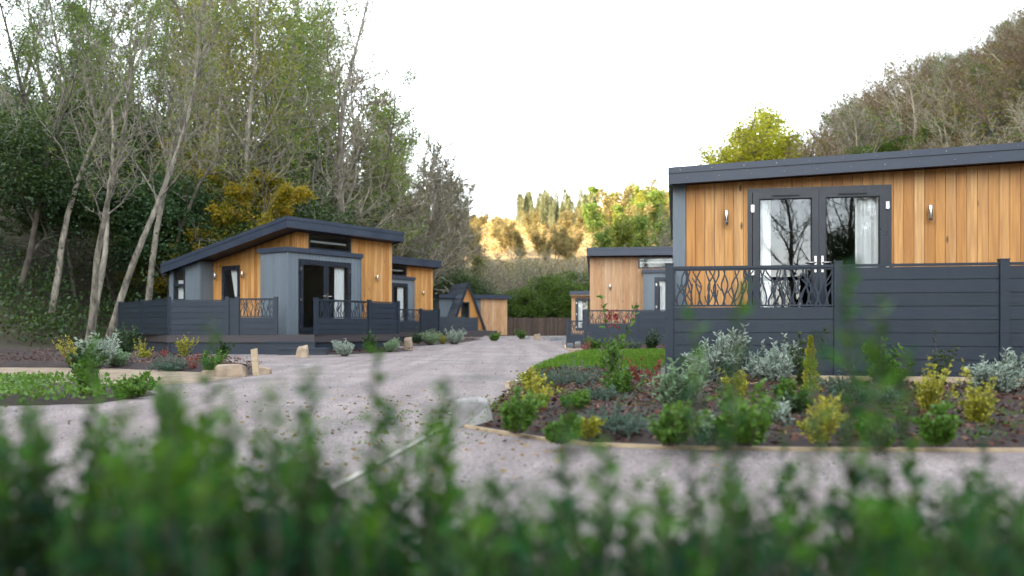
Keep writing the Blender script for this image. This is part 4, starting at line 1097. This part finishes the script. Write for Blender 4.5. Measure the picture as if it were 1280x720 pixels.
T['bare']=[tree_template('bare_tree',16,CF_TALL,21,BARK_P,TWIG_G,L_GREEN,1500,.11,ivy=.7),tree_template('bare_tree',16,CF_UPR,22,BARK_P,TWIG_B,L_OLIVE,1200,.10,ivy=0),tree_template('bare_tree',15,CF_UPR,29,BARK_P,TWIG_G,L_GREEN,900,.10,ivy=1.5)]
T['hero']=[tree_template('leaning_tree',15,CF_HERO,23,BARK_P,TWIG_G,L_GREEN,1500,.10,trunk_r=.15,stems=3,lean=(.22,0)),tree_template('leaning_tree',15,CF_HERO,33,BARK_P,TWIG_G,L_GREEN,1200,.10,trunk_r=.15,stems=1,lean=(.1,0),ivy=.3)]
MINR[:]=[.024,.019]
T['thin']=[tree_template('slender_tree',15,CF_UPR,51,TWIG_G,TWIG_G,L_OLIVE,1500,.14),tree_template('slender_tree',14,CF_TALL,52,TWIG_B,TWIG_G,L_OLIVE,1200,.14,ivy=.5),tree_template('slender_tree',13,CF_UPR,53,BARK_P,TWIG_B,L_GREEN,1800,.14)]
MINR[:]=[.011,.008]
CF_SPR=[dict(n=8,wob=.1,up=.02,kids=20,t0=.12,ang=1.25,ratio=.5,shr=.6,rr=.45,taper=.15),dict(n=6,wob=.12,up=.01,kids=8,t0=.2,ang=.6,ratio=.42,rr=.5),dict(n=5,wob=.15,up=-.02,kids=5,t0=.1,ang=.5,ratio=.45,rr=.55),dict(n=3,wob=.2)]
L_YGR=m_leaf('turning_yellow_green_leaves',[(.07,.11,.02),(.15,.19,.03),(.28,.27,.04),(.36,.27,.04)],.5,.45,.3)
T['airy']=[tree_template('airy_tree',15,CF_TALL,45,BARK_P,TWIG_B,L_YGR,5000,.125,sprd=.7),tree_template('airy_tree',16,CF_UPR,24,BARK_P,TWIG_G,L_GREEN,7500,.125,sprd=.7),tree_template('airy_tree',15,CF_TALL,25,BARK_D,TWIG_G,L_GREEN,6000,.12,sprd=.6,ivy=.8)]
T['dark']=[tree_template('evergreen_tree',9,CF_BUSH,26,BARK_D,TWIG_G,L_DARK,17000,.13,shape=blobs(60,.27,.52,.42,.1,.10)),tree_template('evergreen_tree',10,CF_BUSH,27,BARK_D,TWIG_G,L_IVY,15000,.13,shape=blobs(70,.22,.55,.42,.1,.085))]
T['beech']=[tree_template('beech_tree',8,CF_SPR,28,BARK_D,BARK_D,L_YEL,15000,.115,sprd=.35,lowlev=2)]
T['bush']=[tree_template('round_bush',5.5,CF_BUSH,30,BARK_D,TWIG_G,L_BUSH,17000,.13,shape=blobs(55,.34,.5,.42,.1,.12)),tree_template('round_bush',5.5,CF_BUSH,31,BARK_D,TWIG_G,L_BUSH,15000,.13,shape=blobs(40,.4,.5,.42,.1,.13))]
T['scrub']=[tree_template('scrub_tree',5,CF_SCRUB,34,TWIG_B,TWIG_B,L_OLIVE,700,.13,stems=3,trunk_r=.06),tree_template('scrub_tree',5,CF_SCRUB,35,TWIG_G,TWIG_G,L_GREEN,600,.13,stems=3,trunk_r=.06),tree_template('scrub_tree',5,CF_SCRUB,36,TWIG_R,TWIG_R,L_OLIVE,500,.13,stems=4,trunk_r=.05)]
T['lime']=[tree_template('yellow_green_tree',8,CF_UPR,37,BARK_D,TWIG_G,L_LIME,3600,.16,sprd=1.1),tree_template('yellow_green_tree',8,CF_TALL,38,BARK_D,TWIG_G,L_LIME,3200,.16,sprd=1.0)]
T['gold']=[tree_template('golden_tree',9,CF_UPR,39,BARK_D,TWIG_B,L_GOLD,6500,.30,sprd=1.1),tree_template('golden_tree',7,CF_SCRUB,40,BARK_P,TWIG_B,L_GOLD,5000,.28,stems=2,trunk_r=.08,sprd=.8)]
T['conifer']=[tree_template('conifer_tree',13,[dict(n=6,wob=.01,kids=2,t0=.9,ang=.5,ratio=.05,taper=.1),dict(n=3,wob=.1)],41,BARK_D,BARK_D,L_CON,4200,.40,lw=.4,shape=conif,lowlev=1)]
T['far']=[tree_template('leafy_tree',9,CF_UPR,42,BARK_D,TWIG_G,L_YGR,5500,.28,sprd=1.1),tree_template('leafy_tree',9,CF_TALL,43,BARK_D,TWIG_G,L_GREEN,5500,.26,sprd=1.0)]
used={}
placed=[]
def place(kind,i,px,Y,ytop,sx=1.0,region='',hmin=3,hmax=20,sink=.0,rz=None,X=None):
    tp=T[kind][i%len(T[kind])]
    key=tp.name
    if key not in used: used[key]=1; o=tp
    else: o=copy_tree(tp)
    if X is None: X=gx(px,Y)
    z=terrain(X,Y); h=gz(ytop,Y)-z; h=min(max(h,hmin),hmax); s=h/tp['H']
    o.location=(X,Y,z-sink-.05); o.scale=(s*sx,s*sx,s); rr=random.Random(len(placed)*7+3); o.rotation_euler=(0,0,rr.uniform(0,6.28) if rz is None else rz)
    placed.append((o,kind,region,640+X/Y*F,Y)); return o
rg=random.Random(42)
def sil(px): return float(np.interp(px,[-100,100,250,395,415,450,500,525,560,600,650],[-60,-40,-40,-25,35,80,130,172,215,243,262]))
# hero trunks at the left edge
place('hero',0,112,27.5,-60,region='L',rz=0)
place('hero',1,176,30,-40,region='L',rz=.5)
place('hero',1,62,29,-60,region='L',rz=1.5)
# dark evergreens behind the first lodge
for px,Y,yt in ((95,33,150),(150,36,120),(215,34,165),(262,36,180),(330,38,150),(300,34,225),(380,42,185),(20,30,80),(440,60,255),(350,46,110),(120,45,60),(200,48,90),(285,44,150),(345,37,262),(420,48,250)):
    place('dark',rg.randint(0,1),px,Y,yt,1.15,'L',4,14,rz=None)
for px,Y,yt in ((306,33,212),(262,35,195),(335,36,200),(235,40,150)): place('beech',0,px,Y,yt,1.15,'L',4.5,9)
# tall bare and airy trees on the bank
for k,(px,Y) in enumerate(((40,36),(75,42),(140,40),(170,47),(205,42),(235,52),(262,44),(290,50),(318,43),(345,52),(368,46),(390,55),(405,60),(425,66),(445,62),(460,72),(478,68),(495,78),(512,74),(530,84),(545,90),(556,96),(545,104),(560,112),(130,56),(190,60),(330,62),(250,66),(100,50),(480,88),(520,100),(440,80),(528,92),(542,98),(556,102),(566,112),(575,120),(20,52),(60,58),(110,62),(160,64),(210,58),(270,60),(10,40),(300,56),(550,110),(500,90),(535,74),(550,78),(565,88),(574,100),(150,52),(85,46),(520,66),(505,62),(490,60),(470,58),(410,48),(395,44),(372,40),(350,40),(320,36),(280,37),(240,38))):
    kind='thin' if Y>58 else ('airy' if k%5<3 else 'bare')
    if kind=='thin' and k%4==1 and px<520: kind='airy'
    place(kind,rg.randint(0,2),px,Y,sil(px)+rg.uniform(0,30),1.25 if kind=='thin' else 1.1,'L',6,20)
# scrub along the bank foot and slope
for k in range(46):
    px=rg.uniform(360,566); Y=rg.uniform(48,120); 
    if px<420: Y=rg.uniform(44,70)
    X=gx(px,Y)
    if X>foot_l(Y)+1.5 or (px>525 and k%3): continue
    place('scrub',rg.randint(0,2),px,Y,sil(px)+rg.uniform(70,150),1.1,'L',4,9)
# right bank behind the near cabin
def silr(px): return float(np.interp(px,[820,860,880,910,960,985,1050,1100,1180,1280],[250,225,180,150,128,165,112,78,48,0]))
for px,Y,yt in ((915,64,150),(952,66,132),(890,66,185),(980,60,178),(930,58,178),(905,60,180),(960,58,172),(870,70,205),(900,62,172),(935,60,160),(985,62,165),(925,70,168)): place('lime',rg.randint(0,1),px+14,Y,yt,1.7,'R',3,11)
for k in range(150):
    px=rg.uniform(985,1370); Y=rg.uniform(42,86)+(8 if k%3==0 else 0)
    if px<1040 and rg.random()<.3: continue
    place('scrub',rg.choice((0,1,2,2)),px,Y,silr(px)+rg.uniform(4,60),1.15,'R',2.6,5.0)
for k in range(40):
    px=rg.uniform(1130,1420); Y=rg.uniform(25,42)
    if gx(px,Y)>foot_r(Y)+1: place('scrub',rg.choice((0,1,2)),px,Y,0,1.2,'R',2.2,rg.uniform(2.4,3.4))
for px,Y,yt in ((1115,70,70),(1150,74,58),(1180,62,50),(1215,68,30),(1250,60,10),(1285,66,0)): place('bare',rg.randint(0,2),px,Y,yt,1.0,'R',5,11)
for px,Y,yt in ((1080,46,165),(1120,45,158),(1170,42,140),(1230,44,130),(1035,48,170)): place('bush',rg.randint(0,1),px,Y,yt,1.1,'R',2,5)
# bushes behind the paling fence
for px,Y,yt in ((545,66,330),(572,67,315),(600,66,338),(625,68,352),(648,70,350)): place('dark',0,px,Y,yt,1.35,'M',3.5,8)
for px,Y,yt in ((665,67,345),(690,69,325),(712,67,338),(738,70,330),(765,72,335),(640,74,345),(720,76,322)): place('bush',rg.randint(0,1),px,Y,yt,1.15,'M',3.5,8)
for k in range(64):
    px=rg.uniform(500,860); Y=rg.uniform(76,128); ye=float(np.interp(px,[500,600,700,800,860],[298,340,334,318,304]))
    X=gx(px,Y)
    place('scrub',rg.choice((0,0,1)),px,Y,ye+rg.uniform(-8,34),1.2,'M',4.5,8.5)
for px,Y,yt in ((615,88,305),(540,84,262),(560,92,255),(660,96,312),(790,84,310),(835,80,262),(850,90,250),(820,100,275)): place('bare',rg.randint(0,2),px,Y,yt,1.0,'M',6,13)
for px,Y,yt in ((770,100,282),(755,108,288),(835,96,268),(800,112,272),(600,100,325)): place('far',rg.randint(0,1),px,Y,yt,1.1,'M',5,11)
# far sunlit hillside
for k in range(34):
    px=rg.uniform(545,735); Y=rg.uniform(140,225); h=rg.uniform(3.0,5.8); place('gold',rg.randint(0,1),px,Y,0,1.1,'F',h,h)
for k in range(64):
    px=rg.uniform(645,745); Y=rg.uniform(200,245); h=rg.uniform(6.0,10); place('conifer',0,px,Y,0,.9,'F',h,h)
for k in range(34):
    px=rg.uniform(735,850); Y=rg.uniform(165,225); h=rg.uniform(6,11); place('far' if k%3 else 'gold',rg.randint(0,1),px,Y,0,1.2,'F',h,h)
# trees behind the photographer, seen only in the glass
for X,Y,h,k in ((6,-14,11,'bare'),(9.5,-17,13,'hero'),(4.0,-20,12,'bare'),(12,-22,12,'bare'),(8,-26,13,'bare'),(15,-26,12,'bare'),(2,-24,12,'bare'),(-4,-22,12,'dark'),(13.5,-19,10,'bare'),(7.5,-18,10,'airy'),(10.5,-24,12,'bare'),(5.5,-17,9,'airy'),(4.6,-15,6.5,'dark'),(12.0,-21,9,'airy'),(12.5,-16,10,'bare')):
    place(k,0,0,Y,0,1,'B',h,h,X=X)
ordn=['first','second','third','fourth','fifth','sixth','seventh','eighth','ninth','tenth','eleventh','twelfth','thirteenth','fourteenth','fifteenth','sixteenth','seventeenth','eighteenth','nineteenth','twentieth']
def ordinal(i): return ordn[i]
look={'bare':('bare tree with fine grey twigs','tree'),'hero':('pale stemmed leaning tree','tree'),'thin':('slender bare tree with hazy twigs','tree'),'airy':('tall tree thinly leaved in green','tree'),'dark':('dense dark evergreen','tree'),'beech':('yellow and orange leaved beech','tree'),'bush':('rounded bright green bush','bush'),'scrub':('leafless twiggy scrub tree','scrub tree'),'lime':('yellow green autumn tree','tree'),'gold':('golden leaved tree','tree'),'conifer':('slender blue green conifer','conifer'),'far':('full green leafy tree','tree')}
where={'L':'on the left bank','R':'on the right bank','M':'beyond the paling fence','F':'on the far sunlit hillside','B':'behind the camera'}
groups={}
for o,k,r,px,Y in placed: groups.setdefault((k,r),[]).append((px,o))
for (k,r),l in groups.items():
    l.sort(key=lambda a:a[0])
    for i,(px,o) in enumerate(l):
        nm=look[k]
        lab=f"{nm[0]} {where[r]}"
        if 1<len(l)<=14: lab+=f", {ordinal(i)} from the left"
        elif len(l)>14: lab+=", one of many alike"
        tag(o,lab,nm[1],f"{nm[0]}s {where[r]}")
# unused templates out
for k in T:
    for tp in T[k]:
        if tp.name not in used:
            for ch in list(tp.children): bpy.data.objects.remove(ch)
            bpy.data.objects.remove(tp)
for o,_,_,_,_ in placed:
    if 'H' in o: del o['H']

# thickets and undergrowth, uncountable
rng=np.random.default_rng(77)
def thicket(name,n_cl,region,mat,per,size,clr,hh,seed):
    rg2=np.random.default_rng(seed); P=[]
    C=[]
    tries=0
    while len(C)<n_cl and tries<n_cl*20:
        tries+=1; q=region(rg2)
        if q is not None: C.append(q)
    C=np.array(C); i=np.repeat(np.arange(len(C)),per); d=rg2.normal(size=(len(i),3))
    k=rg2.uniform(.5,1.3,len(C))[i]; P=C[i]+unit(d)*(rg2.random(len(i))**.5)[:,None]*np.column_stack([clr*k,clr*k,hh*k]); 
    s=size*rg2.uniform(.6,1.4,len(i)); v,q=leaves(P,d+[0,0,.3],s,s*.6,rg2); o=np_mesh(name,v,q,mat); tag(o,kind='stuff'); return o
def reg_left(r):
    px=r.uniform(-20,520); Y=r.uniform(25,95); X=gx(px,Y); 
    if X>foot_l(Y)+.3: return None
    return (X,Y,terrain(X,Y)+.3)
thicket('undergrowth',1500,reg_left,L_DARK,60,.13,1.1,.9,5)
thicket('ivy_groundcover',500,reg_left,L_IVY,60,.12,.9,.7,6)
def reg_right(r):
    px=r.uniform(850,1450); Y=r.uniform(22,112); X=gx(px,Y)
    if X<foot_r(Y)+1: return None
    return (X,Y,terrain(X,Y)+.3)
thicket('brown_bracken',1700,reg_right,L_BRACK,40,.16,1.2,.9,8)
thicket('olive_thicket',1300,reg_right,L_OLIVE,50,.15,1.2,1.1,9)
thicket('green_thicket',800,reg_right,L_GREEN,50,.15,1.3,1.2,19)
thicket('yellow_thicket',260,reg_right,L_LIME,46,.14,1.1,1.1,20)
def reg_mid(r):
    px=r.uniform(480,880); Y=r.uniform(72,142); X=gx(px,Y)
    return (X,Y,terrain(X,Y)+.8)
thicket('valley_thicket',1600,reg_mid,L_OLIVE,55,.24,1.7,1.6,10)
def reg_midg(r):
    px=r.uniform(520,860); Y=r.uniform(72,130); X=gx(px,Y)
    return (X,Y,terrain(X,Y)+.7)
thicket('green_undergrowth',380,reg_midg,L_GREEN,60,.22,1.6,1.5,11)
def reg_far(r):
    px=r.uniform(470,900); Y=r.uniform(160,262); X=gx(px,Y)
    if 640<px<750 and r.random()<.3: return None
    return (X,Y,terrain(X,Y)+.6)
thicket('hillside_bracken',1500,reg_far,L_MOOR,34,.36,2.2,.6,12)
thicket('hillside_birch_scrub',230,reg_far,L_GOLD,60,.36,1.5,1.8,13)

# ---------------------------------------------------------------- light, sky, camera
S=Vector((-.85,-.53,0)).normalized(); el=R(17.5)
w=bpy.data.worlds.new('World'); scene.world=w; w.use_nodes=True; nt=w.node_tree
bg=nt.nodes['Background']; sky=nt.nodes.new('ShaderNodeTexSky'); sky.sky_type='NISHITA'; sky.sun_disc=False
sky.sun_elevation=el; sky.sun_rotation=math.atan2(S.x,S.y); sky.air_density=1.0; sky.dust_density=1.5; sky.ozone_density=1.0
hs=nt.nodes.new('ShaderNodeHueSaturation'); hs.inputs['Saturation'].default_value=.30
nt.links.new(sky.outputs[0],hs.inputs['Color']); nt.links.new(hs.outputs[0],bg.inputs[0]); bg.inputs[1].default_value=.15
sl=bpy.data.lights.new('sun','SUN'); sl.energy=3.6; sl.angle=R(.53); sl.color=(1,.80,.56)
so=bpy.data.objects.new('sun',sl); col.objects.link(so)
dirv=Vector((S.x*math.cos(el),S.y*math.cos(el),math.sin(el)))
so.rotation_euler=(-dirv).to_track_quat('-Z','Y').to_euler()
cam=bpy.data.cameras.new('camera'); co=bpy.data.objects.new('camera',cam); col.objects.link(co)
co.location=(0,0,CH); co.rotation_euler=(R(90),0,0); cam.sensor_width=36; cam.lens=F/1280*36; cam.shift_y=(YH-360)/1280
cam.clip_start=.05; cam.clip_end=2000
cam.dof.use_dof=True; cam.dof.focus_distance=13; cam.dof.aperture_fstop=1.15
scene.camera=co
vs=scene.view_settings; vs.view_transform='Standard'; vs.look='None'; vs.exposure=3.08; vs.gamma=1; vs.use_curve_mapping=False
scene.render.engine='CYCLES'; cy=scene.cycles; cy.use_denoising=True
try: cy.denoiser='OPENIMAGEDENOISE'
except Exception: pass
cy.max_bounces=7; cy.diffuse_bounces=3; cy.glossy_bounces=3; cy.transparent_max_bounces=10; cy.transmission_bounces=4
cy.sample_clamp_indirect=6; cy.caustics_reflective=False; cy.caustics_refractive=False
